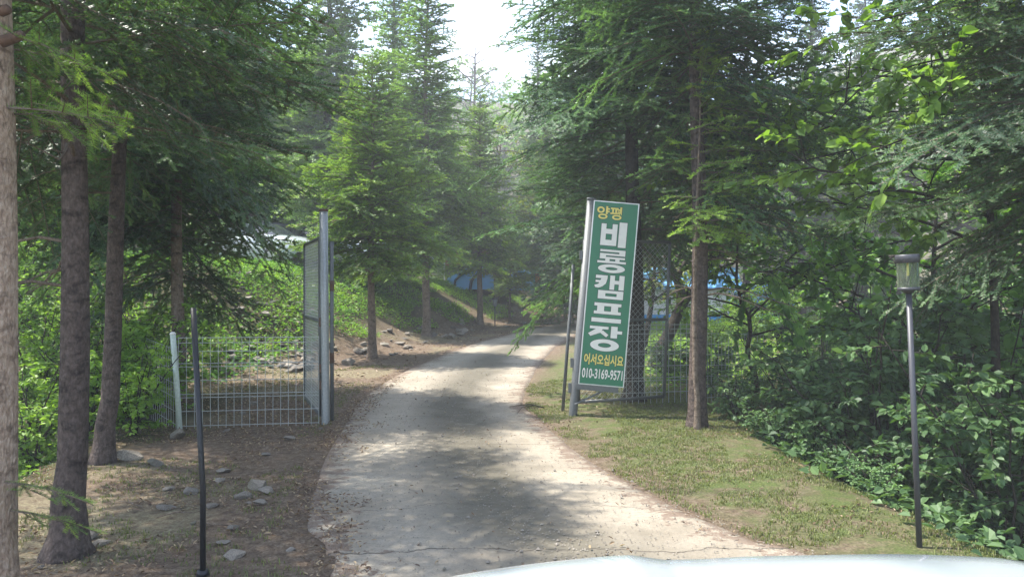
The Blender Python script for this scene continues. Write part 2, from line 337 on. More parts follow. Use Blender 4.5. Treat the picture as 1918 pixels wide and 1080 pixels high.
# concrete road: one sheet with a slight crown
mb = MB(); nu = 33; u = np.linspace(0, 1, nu)
RLd = smooth_poly(RL, 700); RRd = smooth_poly(RR, 700); nv = len(RLd)
PX = RLd[:, None, 0] * (1 - u) + RRd[:, None, 0] * u; PY = RLd[:, None, 1] * (1 - u) + RRd[:, None, 1] * u
PZ = base_z(PY) + .012 + .03 * (u * (1 - u) * 4)[None] * .4 + .012 * fbm(PX * .8, PY * .8)
edge = np.zeros_like(PZ); edge[:, 0] = edge[:, -1] = -.12; PZ = PZ + edge
Vv = np.stack([PX, PY, PZ], -1); ci = (np.arange(nv - 1)[:, None] * nu + np.arange(nu - 1)[None]).ravel()
mb.add(Vv, Q=np.stack([ci, ci + 1, ci + nu + 1, ci + nu], 1))
def roadmat():
    m, t, p, o = newmat('concrete'); v = geoco(t); ac = attr(t, 'across'); al = attr(t, 'along')
    n1 = noise(t, 1.3, 7, .6, v, .3); n2 = noise(t, 22, 8, .75, v); n3 = noise(t, 130, 3, .7, v); n4 = noise(t, 5, 7, .7, v, .6)
    vs = geoco(t, (2.2, 4, 1)); n5 = noise(t, 2.2, 6, .65, vs, .3)
    c = ramp(t, n1, [(.3, (.235, .20, .152)), (.5, (.31, .268, .21)), (.7, (.375, .33, .262))])
    c = mixc(t, ramp(t, n2, [(.3, (.45, .45, .45)), (.55, (0, 0, 0))]), c, (.21, .18, .14))
    c = mixc(t, ramp(t, n3, [(.57, (0, 0, 0)), (.68, (.75, .75, .75))]), c, (.13, .115, .09))
    c = mixc(t, ramp(t, noise(t, 75, 4, .75, v), [(.62, (0, 0, 0)), (.70, (.6, .6, .6))]), c, (.50, .45, .37))
    n6 = noise(t, 34, 7, .8, v, .4); n7 = noise(t, 62, 5, .8, v)
    c = mixc(t, ramp(t, n6, [(.50, (0, 0, 0)), (.62, (.5, .5, .5))]), c, (.17, .145, .11))
    c = mixc(t, ramp(t, n7, [(.60, (0, 0, 0)), (.68, (.75, .75, .75))]), c, (.09, .08, .065))
    c = mixc(t, ramp(t, n7, [(.30, (.6, .6, .6)), (.38, (0, 0, 0))]), c, (.52, .46, .37))
    # dirt and moss between the wheel tracks, with some tree shadow painted in
    d = math_(t, 'ABSOLUTE', math_(t, 'SUBTRACT', math_(t, 'ADD', ac, math_(t, 'MULTIPLY', math_(t, 'SUBTRACT', n1, .5), .28)), attr(t, 'mid')))
    band = ramp(t, d, [(.06, (1, 1, 1)), (.27, (0, 0, 0))])
    fine = ramp(t, math_(t, 'ADD', math_(t, 'MULTIPLY', n4, .6), math_(t, 'MULTIPLY', n2, .5)), [(.31, (0, 0, 0)), (.47, (1, 1, 1))])
    bf = math_(t, 'MULTIPLY', math_(t, 'MULTIPLY', band, attr(t, 'dirt_shade')), fine)
    c = mixc(t, bf, c, mixc(t, n3, (.06, .055, .04), (.16, .14, .105)))
    stain = ramp(t, n5, [(.55, (0, 0, 0)), (.72, (.6, .6, .6))]); c = mixc(t, stain, c, (.20, .18, .145))
    # needles drifted over both edges
    de = math_(t, 'MINIMUM', ac, math_(t, 'SUBTRACT', 1, ac)); ed = math_(t, 'ADD', de, math_(t, 'ADD', math_(t, 'MULTIPLY', math_(t, 'SUBTRACT', n5, .5), .5), math_(t, 'ADD', math_(t, 'MULTIPLY', math_(t, 'SUBTRACT', n2, .5), .25), math_(t, 'MULTIPLY', math_(t, 'SUBTRACT', n4, .5), .35))))
    ef = math_(t, 'MULTIPLY', ramp(t, ed, [(.06, (1, 1, 1)), (.085, (0, 0, 0))]), ramp(t, n2, [(.3, (.4, .4, .4)), (.6, (1, 1, 1))]))
    c = mixc(t, ef, c, mixc(t, n3, (.085, .055, .04), (.22, .155, .115)))
    # cracks across the slab
    for y0, amp, w, fr in ((4.62, .5, .012, 1.1), (5.55, 1.1, .006, .9), (7.75, .15, .009, 1.4), (9.4, .7, .007, 1.2), (10.9, .12, .012, 1.0), (14.2, .3, .02, 1.0)):
        nn = noise(t, fr, 8, .62, geoco(t, (1, .15, 1)))
        ln = math_(t, 'ABSOLUTE', math_(t, 'SUBTRACT', math_(t, 'ADD', al, math_(t, 'MULTIPLY', math_(t, 'SUBTRACT', nn, .5), amp)), y0))
        c = mixc(t, math_(t, 'MULTIPLY', ramp(t, ln, [(w * .35, (1, 1, 1)), (w, (0, 0, 0))]), ramp(t, n4, [(.36, (0, 0, 0)), (.5, (.9, .9, .9))])), c, (.06, .05, .04))
    t.links.new(c, p.inputs['Base Color']); p.inputs['Roughness'].default_value = .85; p.inputs['Specular IOR Level'].default_value = .25
    bump(t, p, math_(t, 'ADD', math_(t, 'MULTIPLY', n2, .7), math_(t, 'MULTIPLY', n3, .6)), .55, .012)
    return m
me = mb.mesh('road', roadmat(), True)
midu = np.interp(PY[:, 0], [-4, 4, 6, 9, 14, 20, 30], [.52, .52, .54, .58, .55, .55, .5])
dirt_shade = np.interp(PY[:, 0], [-4, 4, 6, 10, 13, 18, 24, 30], [.95, .85, 1, 1, .9, .95, .7, .4])
for nm, arr in (('across', np.broadcast_to(u, PX.shape)), ('along', PY), ('mid', np.broadcast_to(midu[:, None], PX.shape)), ('dirt_shade', np.broadcast_to(dirt_shade[:, None], PX.shape))):
    at = me.attributes.new(nm, 'FLOAT', 'POINT'); at.data.foreach_set('value', np.ascontiguousarray(arr, dtype=np.float32).ravel())
tag(link('road', me), kind='structure')

# creek water on the right
m_w, t, p, o = newmat('creek'); p.inputs['Base Color'].default_value = (.05, .055, .045, 1); p.inputs['Roughness'].default_value = .08
bump(t, p, noise(t, 9, 4, .6, geoco(t)), .35, .02)
mb = MB(); cy = np.linspace(-4, 30, 60); e2 = np.interp(cy, [-4, 3, 5, 6.4, 8.8, 10, 13, 18, 26, 60], [3.4, 3.0, 2.7, 2.5, 2.55, 2.9, 4.2, 6.5, 12, 30])
cz = -1.5 + base_z(cy)
Vc = np.concatenate([np.stack([e2 + 1.6, cy, cz], 1), np.stack([e2 + 6.2, cy, cz], 1)]); k = np.arange(59)
mb.add(Vc, Q=np.stack([k, k + 60, k + 61, k + 1], 1)); tag(mb.obj('creek_water', m_w), kind='structure')

# ------------------------------------------------------------------ fir trees
def needle_segments(L, twig_step, sub_step, r):
    """flat fan of twigs of a fir branch of length L along +x: rows start(3), dir(3), length, tone"""
    segs = []
    def twig(p, ang, l, lev, tone):
        droop = r.uniform(-.42, .16) if lev else 0
        d = np.array([math.cos(ang), math.sin(ang), droop + r.uniform(-.10, .10)]); d /= np.linalg.norm(d)
        segs.append((*p, *d, l, tone, lev))
        return d
    s = .10 * L; side = 1
    while s < L:
        l = .62 * (L - s) * r.uniform(.7, 1.1) + .07; l = min(l, .42 * L)
        ang = side * R(r.uniform(42, 66)); tone = r.random() ** 1.4 * .9
        p = np.array([s, 0, 0]); d = twig(p, ang, l, 1, tone)
        q = .06 + .02 * r.random(); sd = 1
        while q < l - .03:
            l2 = .48 * (l - q) * r.uniform(.7, 1.1) + .045
            twig(p + d * q, ang + sd * R(r.uniform(38, 60)), l2, 2, min(1, max(0, tone + r.uniform(-.28, .42)))); sd = -sd
            q += sub_step * r.uniform(.7, 1.3)
        side = -side; s += twig_step * r.uniform(.7, 1.3)
    for k in range(4): segs.append((L * k / 4, 0, 0, 1, 0, 0, L / 4, .5, 0))
    return np.array(segs)
def branch_template(L, nl, nw, step, twig_step, sub_step, seed, wood=.006):
    r = random.Random(seed); sg = needle_segments(L, twig_step, sub_step, r); g = np.random.default_rng(seed)
    V = []; tones = []
    cnt = np.maximum(2, (sg[:, 6] / step).astype(int)); idx = np.repeat(np.arange(len(sg)), cnt)
    base = (np.arange(cnt.sum()) - np.repeat(np.cumsum(cnt) - cnt, cnt)) / np.repeat(cnt, cnt)
    for side in (1, -1, 0):
        keep = (sg[idx, 8] > 0) | (base > .0)
        ii = idx[keep]; b = base[keep] + g.uniform(0, .5, len(ii)) * .1
        if side == 0: sel = g.random(len(ii)) < .55; ii = ii[sel]; b = b[sel]
        st = sg[ii, :3]; d = sg[ii, 3:6]; l = sg[ii, 6]
        n = len(ii); c = st + d * (b * l)[:, None]
        lat = np.cross(np.array([0, 0, 1.]), d); lat /= np.linalg.norm(lat, axis=1)[:, None] + 1e-9; up = np.cross(d, lat)
        if side: nd = d * .55 + lat * side + up * g.uniform(-.2, .5, n)[:, None]
        else: nd = d * .6 + up * 1.0 + lat * g.uniform(-.7, .7, n)[:, None]
        nd /= np.linalg.norm(nd, axis=1)[:, None]; ln = nl * g.uniform(.7, 1.15, n) * (1.0 - .25 * np.abs(b - .5))
        h = d * (nw * .5)
        V.append(np.stack([c - h, c + h, c + nd * ln[:, None]], 1)); tones.append(np.repeat(np.clip(sg[ii, 7] + .25 * (b - .3) + g.uniform(-.08, .08, n), 0, 1), 3))
    V = np.concatenate(V).reshape(-1, 3); tones = np.concatenate(tones)
    T = np.arange(len(V)).reshape(-1, 3)
    # wood: thin three-sided rods
    WV = []; WT = []; o = 0
    for row in sg:
        if row[8] == 2 and row[6] < .08: continue
        st, d, l, lev = row[:3], row[3:6], row[6], row[8]
        lat = np.cross([0, 0, 1.], d); lat /= np.linalg.norm(lat) + 1e-9; up = np.cross(d, lat)
        r0 = wood * (1.0 if lev == 1 else .6) if lev else wood * 2.6 * (1 - st[0] / L * .75); r1 = r0 * (.5 if lev else .8)
        ring = [lat, -.5 * lat + .87 * up, -.5 * lat - .87 * up]
        WV += [st + k * r0 for k in ring] + [st + d * l + k * r1 for k in ring]
        for k in range(3): WT += [(o + k, o + 3 + k, o + 3 + (k + 1) % 3), (o + k, o + 3 + (k + 1) % 3, o + (k + 1) % 3)]
        o += 6
    return dict(L=L, V=V, T=T, tone=tones, WV=np.array(WV), WT=np.array(WT))
LOD = dict(near=(.027, .0115, .0085, .085, .090), mid=(.036, .018, .0135, .095, .105), far=(.055, .030, .028, .105, .125), vfar=(.10, .06, .06, .16, .20))
_tc = {}
def templates(lod):
    if lod not in _tc:
        a = LOD[lod]; _tc[lod] = [branch_template(L_, *a, seed=int(L_ * 100) + k, wood=.0045 if lod in ('near', 'mid') else .008) for L_ in (.7, 1.4, 2.3) for k in (0, 1)]
    return _tc[lod]
def put_branch(mb, tpl, s, p, az, pitch, roll, droop, tone_off):
    def xf(V):
        V = V * s; x = V[:, 0]; Ls = tpl['L'] * s
        V = V.copy(); V[:, 2] -= droop * x * x / Ls
        c, si = math.cos(roll), math.sin(roll); y, z = V[:, 1] * c - V[:, 2] * si, V[:, 1] * si + V[:, 2] * c
        c, si = math.cos(pitch), math.sin(pitch); x2, z2 = x * c - z * si, x * si + z * c
        c, si = math.cos(az), math.sin(az)
        return np.stack([x2 * c - y * si, x2 * si + y * c, z2], 1) + p
    mb.add(xf(tpl['V']), T=tpl['T'], m=0, tone=np.clip(tpl['tone'] + tone_off, 0, 1))
    mb.add(xf(tpl['WV']), T=tpl['WT'], m=1)
def fir_meshes(H, z0, rad, lod, seed, r0, mat, bark, per=9.0, lean=(0, 0), droop=.22, bare=.0, shape=1.0, az_keep=None, skip_above=None, root=1.5, pitch0=0.0):
    """trunk and crown meshes of a fir: H height, z0 first branches, rad longest branch, per = branches per metre"""
    r = random.Random(seed); tp = templates(lod)
    zz = np.concatenate([[-.25, 0, .06, .16, .35], np.linspace(.6, H, 16)])
    cx = lean[0] * zz / H + .03 * np.sin(zz * 1.1 + seed) * (zz > .4); cyy = lean[1] * zz / H + .03 * np.cos(zz * 1.3 + seed) * (zz > .4)
    rr = r0 * (1 - .93 * np.clip(zz / H, 0, 1)); rr = rr * (1 + (root - 1) * np.exp(-np.maximum(zz, 0) / .13))
    tk = MB(); tk.tube(np.stack([cx, cyy, zz], 1), rr, 16, wob=.16)
    cr = MB(); n = int((H - z0) * per); az = r.random() * 6.28
    for i in range(n):
        f = (i + r.random()) / n; z = z0 + (H - z0) * f
        if skip_above and z > skip_above: continue
        az += 2.399 + r.uniform(-.5, .5)
        if az_keep and not az_keep(az % (2 * math.pi), z): continue
        Lb = rad * (1 - f) ** shape * r.uniform(.5, 1.15) * (1 if f > .08 else r.uniform(.6, .95)) + .18
        c = min(tp, key=lambda q: abs(q['L'] - Lb)); c = r.choice([q for q in tp if q['L'] == c['L']])
        ct = np.array([np.interp(z, zz, cx), np.interp(z, zz, cyy), z])
        pt = pitch0 + R(-6) + f * R(34) + r.uniform(-.22, .2)
        put_branch(cr, c, Lb / c['L'], ct, az, pt, r.uniform(-.5, .5), droop * r.uniform(.4, 1.6) * (1 - .6 * f), r.uniform(-.22, .22))
    # bare dead lower limbs
    nb = int(bare)
    for i in range(nb):
        z = z0 * r.uniform(.55, 1.15); a = r.random() * 6.28; l = r.uniform(.4, 1.3)
        if az_keep and not az_keep(a, z): continue
        ct = np.array([np.interp(z, zz, cx), np.interp(z, zz, cyy), z])
        P = [ct + np.array([math.cos(a) * l * q, math.sin(a) * l * q, .05 * math.sin(q * 5) - .12 * q * q * l]) for q in np.linspace(0, 1, 5)]
        cr.tube(P, np.linspace(.013, .003, 5), 5, m=1)
        for k in range(4):
            q0 = P[1 + k % 4]; d = np.array([math.cos(a + r.uniform(-1, 1)), math.sin(a + r.uniform(-1, 1)), r.uniform(-.3, .3)]) * r.uniform(.15, .4); cr.tube([q0, q0 + d * .5, q0 + d + (0, 0, -.04)], [.004, .003, .0015], 4, m=1)
    return tk.mesh('trunk', M[bark], True), cr.mesh('crown', [M[mat], M['twig']], False)
def place_tree(name, meshes, loc, label, cat='tree', group=None, rz=0, sc=1, parts=('trunk', 'crown')):
    t = thing(name, loc, label, cat, group, rz); t.scale = (sc, sc, sc)
    for nm, me in zip(parts, meshes): link(nm, me, t)
    return t
def at_ground(px, Y, dz=0): x = X(px, Y); return (x, Y, gz(x, Y) + dz)

# near left firs
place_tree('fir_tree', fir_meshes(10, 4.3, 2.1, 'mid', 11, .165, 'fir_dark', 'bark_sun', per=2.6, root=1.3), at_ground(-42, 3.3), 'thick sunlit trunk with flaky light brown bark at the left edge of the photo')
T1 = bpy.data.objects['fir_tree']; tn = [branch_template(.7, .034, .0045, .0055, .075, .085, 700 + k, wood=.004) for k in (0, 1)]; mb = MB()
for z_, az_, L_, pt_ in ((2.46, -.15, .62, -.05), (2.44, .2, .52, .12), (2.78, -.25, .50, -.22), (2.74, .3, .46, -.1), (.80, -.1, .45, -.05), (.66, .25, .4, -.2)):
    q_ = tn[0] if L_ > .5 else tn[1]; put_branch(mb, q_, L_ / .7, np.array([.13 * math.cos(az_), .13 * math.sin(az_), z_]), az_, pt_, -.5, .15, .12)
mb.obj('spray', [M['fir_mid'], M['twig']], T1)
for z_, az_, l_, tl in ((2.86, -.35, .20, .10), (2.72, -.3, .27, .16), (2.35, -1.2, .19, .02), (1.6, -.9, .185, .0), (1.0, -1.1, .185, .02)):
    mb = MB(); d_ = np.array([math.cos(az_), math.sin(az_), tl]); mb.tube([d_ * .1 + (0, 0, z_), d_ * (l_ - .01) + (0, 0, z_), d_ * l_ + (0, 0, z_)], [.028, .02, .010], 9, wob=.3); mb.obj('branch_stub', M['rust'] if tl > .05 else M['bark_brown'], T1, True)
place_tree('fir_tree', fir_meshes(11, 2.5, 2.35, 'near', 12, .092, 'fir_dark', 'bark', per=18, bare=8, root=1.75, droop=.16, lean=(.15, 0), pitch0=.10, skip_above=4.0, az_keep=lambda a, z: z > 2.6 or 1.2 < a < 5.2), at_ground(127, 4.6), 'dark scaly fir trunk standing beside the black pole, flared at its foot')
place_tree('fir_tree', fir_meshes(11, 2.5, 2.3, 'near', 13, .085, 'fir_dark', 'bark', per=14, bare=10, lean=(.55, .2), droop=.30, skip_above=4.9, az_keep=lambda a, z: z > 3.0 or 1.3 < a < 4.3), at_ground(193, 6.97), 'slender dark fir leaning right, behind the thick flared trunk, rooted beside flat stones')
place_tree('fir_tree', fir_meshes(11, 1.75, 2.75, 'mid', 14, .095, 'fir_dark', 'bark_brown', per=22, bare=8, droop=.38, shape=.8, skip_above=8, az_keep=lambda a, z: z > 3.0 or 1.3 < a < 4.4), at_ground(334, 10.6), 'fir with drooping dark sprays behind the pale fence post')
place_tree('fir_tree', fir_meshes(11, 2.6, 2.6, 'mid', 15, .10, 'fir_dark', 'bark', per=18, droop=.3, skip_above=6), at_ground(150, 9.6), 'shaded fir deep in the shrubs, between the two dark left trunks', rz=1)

# firs along the bank foot
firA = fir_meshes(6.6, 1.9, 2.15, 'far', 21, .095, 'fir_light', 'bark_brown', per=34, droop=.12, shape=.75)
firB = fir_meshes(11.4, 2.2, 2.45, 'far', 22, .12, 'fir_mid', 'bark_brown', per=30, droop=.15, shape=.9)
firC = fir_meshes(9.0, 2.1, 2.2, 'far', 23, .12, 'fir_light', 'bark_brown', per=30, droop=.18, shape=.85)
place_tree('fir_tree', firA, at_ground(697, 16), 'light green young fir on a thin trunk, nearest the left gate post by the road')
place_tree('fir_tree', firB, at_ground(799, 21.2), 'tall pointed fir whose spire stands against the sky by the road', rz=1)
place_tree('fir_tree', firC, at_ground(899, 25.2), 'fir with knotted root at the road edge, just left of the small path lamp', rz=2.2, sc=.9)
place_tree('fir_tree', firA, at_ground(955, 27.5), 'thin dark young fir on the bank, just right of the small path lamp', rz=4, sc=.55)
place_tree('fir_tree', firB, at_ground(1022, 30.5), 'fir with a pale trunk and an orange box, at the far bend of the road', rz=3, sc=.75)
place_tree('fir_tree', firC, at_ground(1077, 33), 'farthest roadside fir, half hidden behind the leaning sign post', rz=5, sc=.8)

# right firs by the gate
place_tree('fir_tree', fir_meshes(12, 2.55, 2.45, 'mid', 31, .105, 'fir_blue', 'bark', per=26, bare=14, droop=.28, root=1.35, skip_above=8.0, az_keep=lambda a, z: not (1.9 < a < 5.1 and z < 4.2)), at_ground(1306, 8.6), 'grey barked fir standing right of the green sign, in front of the wire fence')
place_tree('fir_tree', fir_meshes(4.8, 2.25, 1.05, 'mid', 35, .032, 'fir_light', 'bark_brown', per=24, droop=.05, shape=.7, az_keep=lambda a, z: not 1.9 < a < 4.5), at_ground(1306, 8.42), 'light green young fir with upswept sprays standing against the grey fir trunk')
place_tree('fir_tree', fir_meshes(11, 2.2, 2.6, 'mid', 32, .135, 'fir_blue', 'bark_dark', per=28, droop=.30, bare=8, shape=.75, skip_above=8.0, az_keep=lambda a, z: not (3.45 < a < 5.9 and z < 4.2)), at_ground(1187, 10.6), 'dark trunked fir directly behind the green sign, its sprays hanging over it')
place_tree('fir_tree', fir_meshes(11, 3.55, 2.4, 'near', 33, .12, 'fir_dark', 'bark_dark', per=24, droop=.30, skip_above=6.5), at_ground(2050, 5.6), 'fir hanging dark sprays into the top right corner, its trunk out of view', rz=.6)
firS = fir_meshes(13.5, 1.5, 2.2, 'far', 34, .13, 'fir_blue', 'bark_dark', per=22, droop=.1)
place_tree('fir_tree', firS, at_ground(1125, 22.5), 'tall dark blue green fir whose crown top shows against the sky, behind the sign firs', rz=.6)
place_tree('fir_tree', firS, at_ground(1008, 35), 'tall dark fir closing the right side of the sky gap, beyond the road bend', rz=2.5)

# ------------------------------------------------------------------ broadleaf plants
def leaf_cloud(mb, P, D, size, g, droop=.35, fold=.12, wid=.6, tone=None, m=0):
    """leaves at P growing along D"""
    n = len(P); size = np.broadcast_to(size, (n,)) * g.uniform(.45, 1.35, n)
    D = D + g.normal(0, .35, (n, 3)); D[:, 2] -= droop; D /= np.linalg.norm(D, axis=1)[:, None] + 1e-9
    up = np.array([0, 0, 1.]) + g.normal(0, .38, (n, 3)); lat = np.cross(up, D); lat /= np.linalg.norm(lat, axis=1)[:, None] + 1e-9; nr = np.cross(D, lat)
    tpl = np.array([(0, 0, 0), (.30, .5 * wid, fold), (.68, .42 * wid, fold * .8), (1, 0, -.10), (.68, -.42 * wid, fold * .8), (.30, -.5 * wid, fold)])
    V = P[:, None] + size[:, None, None] * (tpl[None, :, 0:1] * D[:, None] + tpl[None, :, 1:2] * lat[:, None] + tpl[None, :, 2:3] * nr[:, None])
    k = np.arange(n)[:, None] * 6
    Q = np.concatenate([k + [[0, 5, 4, 3]], k + [[0, 3, 2, 1]]])
    tn = g.random(n) if tone is None else np.clip(tone + g.normal(0, .18, n), 0, 1)
    mb.add(V.reshape(-1, 3), Q=Q, tone=np.repeat(tn, 6), m=m)
def shrub_meshes(h, rad, stems, seed, leaf, mat, bark='bark_dark', dens=34, sub=7, spread=.5, wid=.62, droop=.35, stemr=.016, low=.15, curve=.4):
    g = np.random.default_rng(seed); st = MB(); lf = MB()
    for i in range(stems):
        a = i / stems * 6.283 + g.uniform(-.5, .5); l = h * g.uniform(.7, 1.1); out = rad * g.uniform(.25, 1)
        q = np.linspace(0, 1, 9); bend = g.normal(0, .09, (9, 3)) * h * .35 * q[:, None]
        P = np.stack([math.cos(a) * out * q ** 1.3, math.sin(a) * out * q ** 1.3, l * (q - curve * .35 * q ** 3)], 1) + bend * .4; P[:, 2] = np.maximum(P[:, 2], -.1); P[0, 2] = -.12
        st.tube(P, np.linspace(stemr, .004, 9) * g.uniform(.7, 1.2), 6)
        for k in range(sub):
            f = low + (1 - low) * (k + g.random()) / sub; p0 = np.array([np.interp(f, q, P[:, c]) for c in range(3)])
            b = g.uniform(0, 6.283); bl = h * g.uniform(.16, .34) * (1.15 - .5 * f); d = np.array([math.cos(b), math.sin(b), g.uniform(-.15, .5)]); qq = np.linspace(0, 1, 5)
            B = p0 + d * (qq * bl)[:, None]; B[:, 2] -= .22 * bl * qq ** 2
            st.tube(B, np.linspace(.006, .002, 5), 4, cap=False)
            n = max(4, int(dens * bl)); tt = g.random(n) ** .75; PP = np.stack([np.interp(tt, qq, B[:, c]) for c in range(3)], 1)
            side = np.where(g.random(n) < .5, 1, -1)[:, None]; lat = np.array([-math.sin(b), math.cos(b), .0])
            DD = d * .5 + side * lat * .9 + g.normal(0, .3, (n, 3))
            leaf_cloud(lf, PP + DD * .02, DD, leaf, g, droop, wid=wid, tone=g.uniform(.15, .75))
    return st.mesh('stem', M[bark], True), lf.mesh('foliage', M[mat], False)
SP = ('stem', 'foliage')
bigleaf = [shrub_meshes(2.6, 1.3, 12, 41 + k, .085, 'leaf_deep', dens=62, sub=11, droop=.4, wid=.72) for k in range(3)]
lowleaf = [shrub_meshes(1.0, .8, 12, 51 + k, .065, 'leaf_deep', dens=90, sub=8, droop=.35, wid=.68) for k in range(2)]
lightsh = [shrub_meshes(1.7, 1.0, 11, 61 + k, .075, 'leaf_bright', dens=75, sub=8, wid=.6) for k in range(3)]
greensh = [shrub_meshes(2.2, 1.2, 11, 71 + k, .085, 'leaf_green', dens=62, sub=9, wid=.65) for k in range(3)]
def shrubs(name, proto, rows, label, group, cat='shrub', parts=SP):
    for k, (px, Y, sc, lab) in enumerate(rows):
        place_tree(name, proto[k % len(proto)], at_ground(px, Y, -.05), lab or label, cat, group, rz=k * 1.7, sc=sc, parts=parts)
BG = 'large leaved bushes along the creek'
shrubs('shrub', bigleaf, [
    (1640, 7.6, 1.05, 'large leaved dark shrub directly behind the garden lamp head'),
    (1500, 9.2, .72, 'large leaved shrub left of the garden lamp, over the dark creek hollow'),
    (1790, 6.5, .85, 'large leaved shrub just right of the garden lamp pole'),
    (1900, 5.6, .9, 'nearest large leaved shrub, at the right edge of the photo'),
    (1600, 11.2, 1.05, None), (1740, 10.0, 1.45, None), (1880, 8.4, 1.4, None), (2010, 7.2, 1.3, None), (1980, 10.5, 1.7, None), (1830, 12.5, 1.7, None),
], 'dense large leaved shrub in the thicket behind the garden lamp, one of several alike', BG)
shrubs('low_shrub', lowleaf, [
    (1375, 9.3, .7, 'low leafy plant hugging the foot of the grey fir right of the sign'),
    (1450, 8.0, .55, 'low leafy plant at the edge of the verge, right of the grey fir'),
    (1520, 7.3, .5, 'low leafy plant on the slope above the dark hollow'),
    (1580, 6.6, .45, 'low leafy plant at the verge edge left of the garden lamp pole'),
    (1640, 6.1, .42, 'low dark plant right behind the lower garden lamp pole'),
    (1330, 11.2, .9, 'low leafy plant behind the wire fence, right of the gate leaf'),
    (1255, 12.5, .8, 'low leafy plant behind the open gate leaf under the crooked tree'),
    (1800, 5.6, .42, 'low dark plant on the creek bank, right of the garden lamp foot'),
], '', 'low plants along the right verge', 'plant')
shrubs('shrub', greensh, [
    (1540, 17, 1.2, None), (1660, 18, 1.5, None), (1290, 19, .7, 'small green bush in front of the far blue and white tarpaulin wall'), (1790, 19, 1.8, None), (1600, 25, 1.8, None),
], 'bright green bush in the background thicket right of the crooked tree', 'bushes in the background on the right')
shrubs('shrub', lightsh, [
    (1335, 16.5, .75, 'sunny yellow green bush behind the wire fence, right of the crooked tree'),
    (1400, 18, .85, 'sunny yellow green bush behind the thin forked tree'),
    (1460, 18, 1.3, 'tall sunny bush right of the thin forked tree'), (1370, 22, .9, 'small sunny bush below the far blue tent')], '', 'sunny bushes beyond the wire fence')
shrubs('shrub', lightsh, [
    (60, 7.6, .8, 'bright green bush low between the left edge trunk and the dark flared trunk'),
    (250, 8.2, .72, 'bright green bush spreading right of the slender dark fir'),
    (285, 9.4, .95, 'yellow green bush leaning on the pale fence post'),
    (60, 10.2, 1.1, 'taller light bush left of the dark flared trunk, in the ditch'),
    (170, 9.0, .9, 'light bush between the two dark left trunks'),
    (200, 11.2, 1.1, None), (110, 12.5, 1.1, None), (270, 12.6, .9, None), (30, 13.5, 1.2, None), (400, 13.4, .5, 'small light bush just behind the left wire fence'),
], 'light green bush on the shaded slope behind the left trunks', 'bushes behind the left trunks')
shrubs('shrub', greensh, [(60, 15.5, .8, None), (180, 16.5, .8, None), (300, 17, .7, None), (10, 18, 1.2, None), (130, 20, 1.1, None), (250, 21, 1.0, None), (370, 20, .6, None)],
       'green bush high on the shaded slope at far left', 'bushes on the far left slope')

# ------------------------------------------------------------------ deciduous trees
def tree_meshes(H, seed, leaf, mat, bark, r0=.12, crown=(.35, 1.0), rad=2.2, limbs=16, dens=26, wid=.6, sub=6, path=None, noleaf=False, droop=.45):
    g = np.random.default_rng(seed); tk = MB(); lf = MB(); q = np.linspace(0, 1, 12)
    P = np.stack([.25 * np.sin(q * 3 + seed) * q, .25 * np.cos(q * 2.5 + seed) * q - .2 * q, q * H * .92], 1) if path is None else smooth_poly(path, 12)
    P[0, 2] -= .15; tk.tube(P, np.interp(q, [0, .06, 1], [r0 * 1.35, r0, r0 * .25]), 12, wob=.15)
    for i in range(limbs):
        f = crown[0] + (crown[1] - crown[0]) * (i + g.random()) / limbs; p0 = np.array([np.interp(f, q, P[:, c]) for c in range(3)])
        a = i * 2.399 + g.uniform(-.4, .4); prof = math.sin(math.pi * min(1, .22 + .78 * (f - crown[0]) / (crown[1] - crown[0] + 1e-6))) * .75 + .3
        l = rad * prof * g.uniform(.75, 1.1); qq = np.linspace(0, 1, 7); d = np.array([math.cos(a), math.sin(a), g.uniform(.15, .75)])
        B = p0 + d * (qq * l)[:, None] + np.cumsum(g.normal(0, .05 * l, (7, 3)), 0) * qq[:, None]; B[:, 2] -= .18 * l * qq ** 2
        tk.tube(B, np.linspace(r0 * .42 * (1.2 - f * .6), .006, 7), 7)
        for k in range(sub):
            ff = .25 + .75 * (k + g.random()) / sub; s0 = np.array([np.interp(ff, qq, B[:, c]) for c in range(3)]); b = a + g.uniform(-1.6, 1.6); bl = l * g.uniform(.22, .5)
            dd = np.array([math.cos(b), math.sin(b), g.uniform(-.2, .7)]); C = s0 + dd * (np.linspace(0, 1, 5) * bl)[:, None]; C[:, 2] -= .2 * bl * np.linspace(0, 1, 5) ** 2
            tk.tube(C, np.linspace(.010, .003, 5), 4, cap=False)
            for j in range(3):
                e0 = C[1 + j]; ee = dd + g.normal(0, .7, 3); el = bl * g.uniform(.3, .6); E = np.stack([e0, e0 + ee * el * .5, e0 + ee * el + (0, 0, -.1 * el)]); tk.tube(E, [.005, .003, .002], 4, cap=False)
                if not noleaf:
                    n = max(4, int(dens * el)); tt = g.random(n); PP = e0 + ee * el * tt[:, None]; leaf_cloud(lf, PP, ee + g.normal(0, .5, (n, 3)), leaf, g, droop, wid=wid, tone=g.uniform(.1, .8))
    return (tk.mesh('trunk', M[bark], True),) + (() if noleaf else (lf.mesh('crown', M[mat], False),))
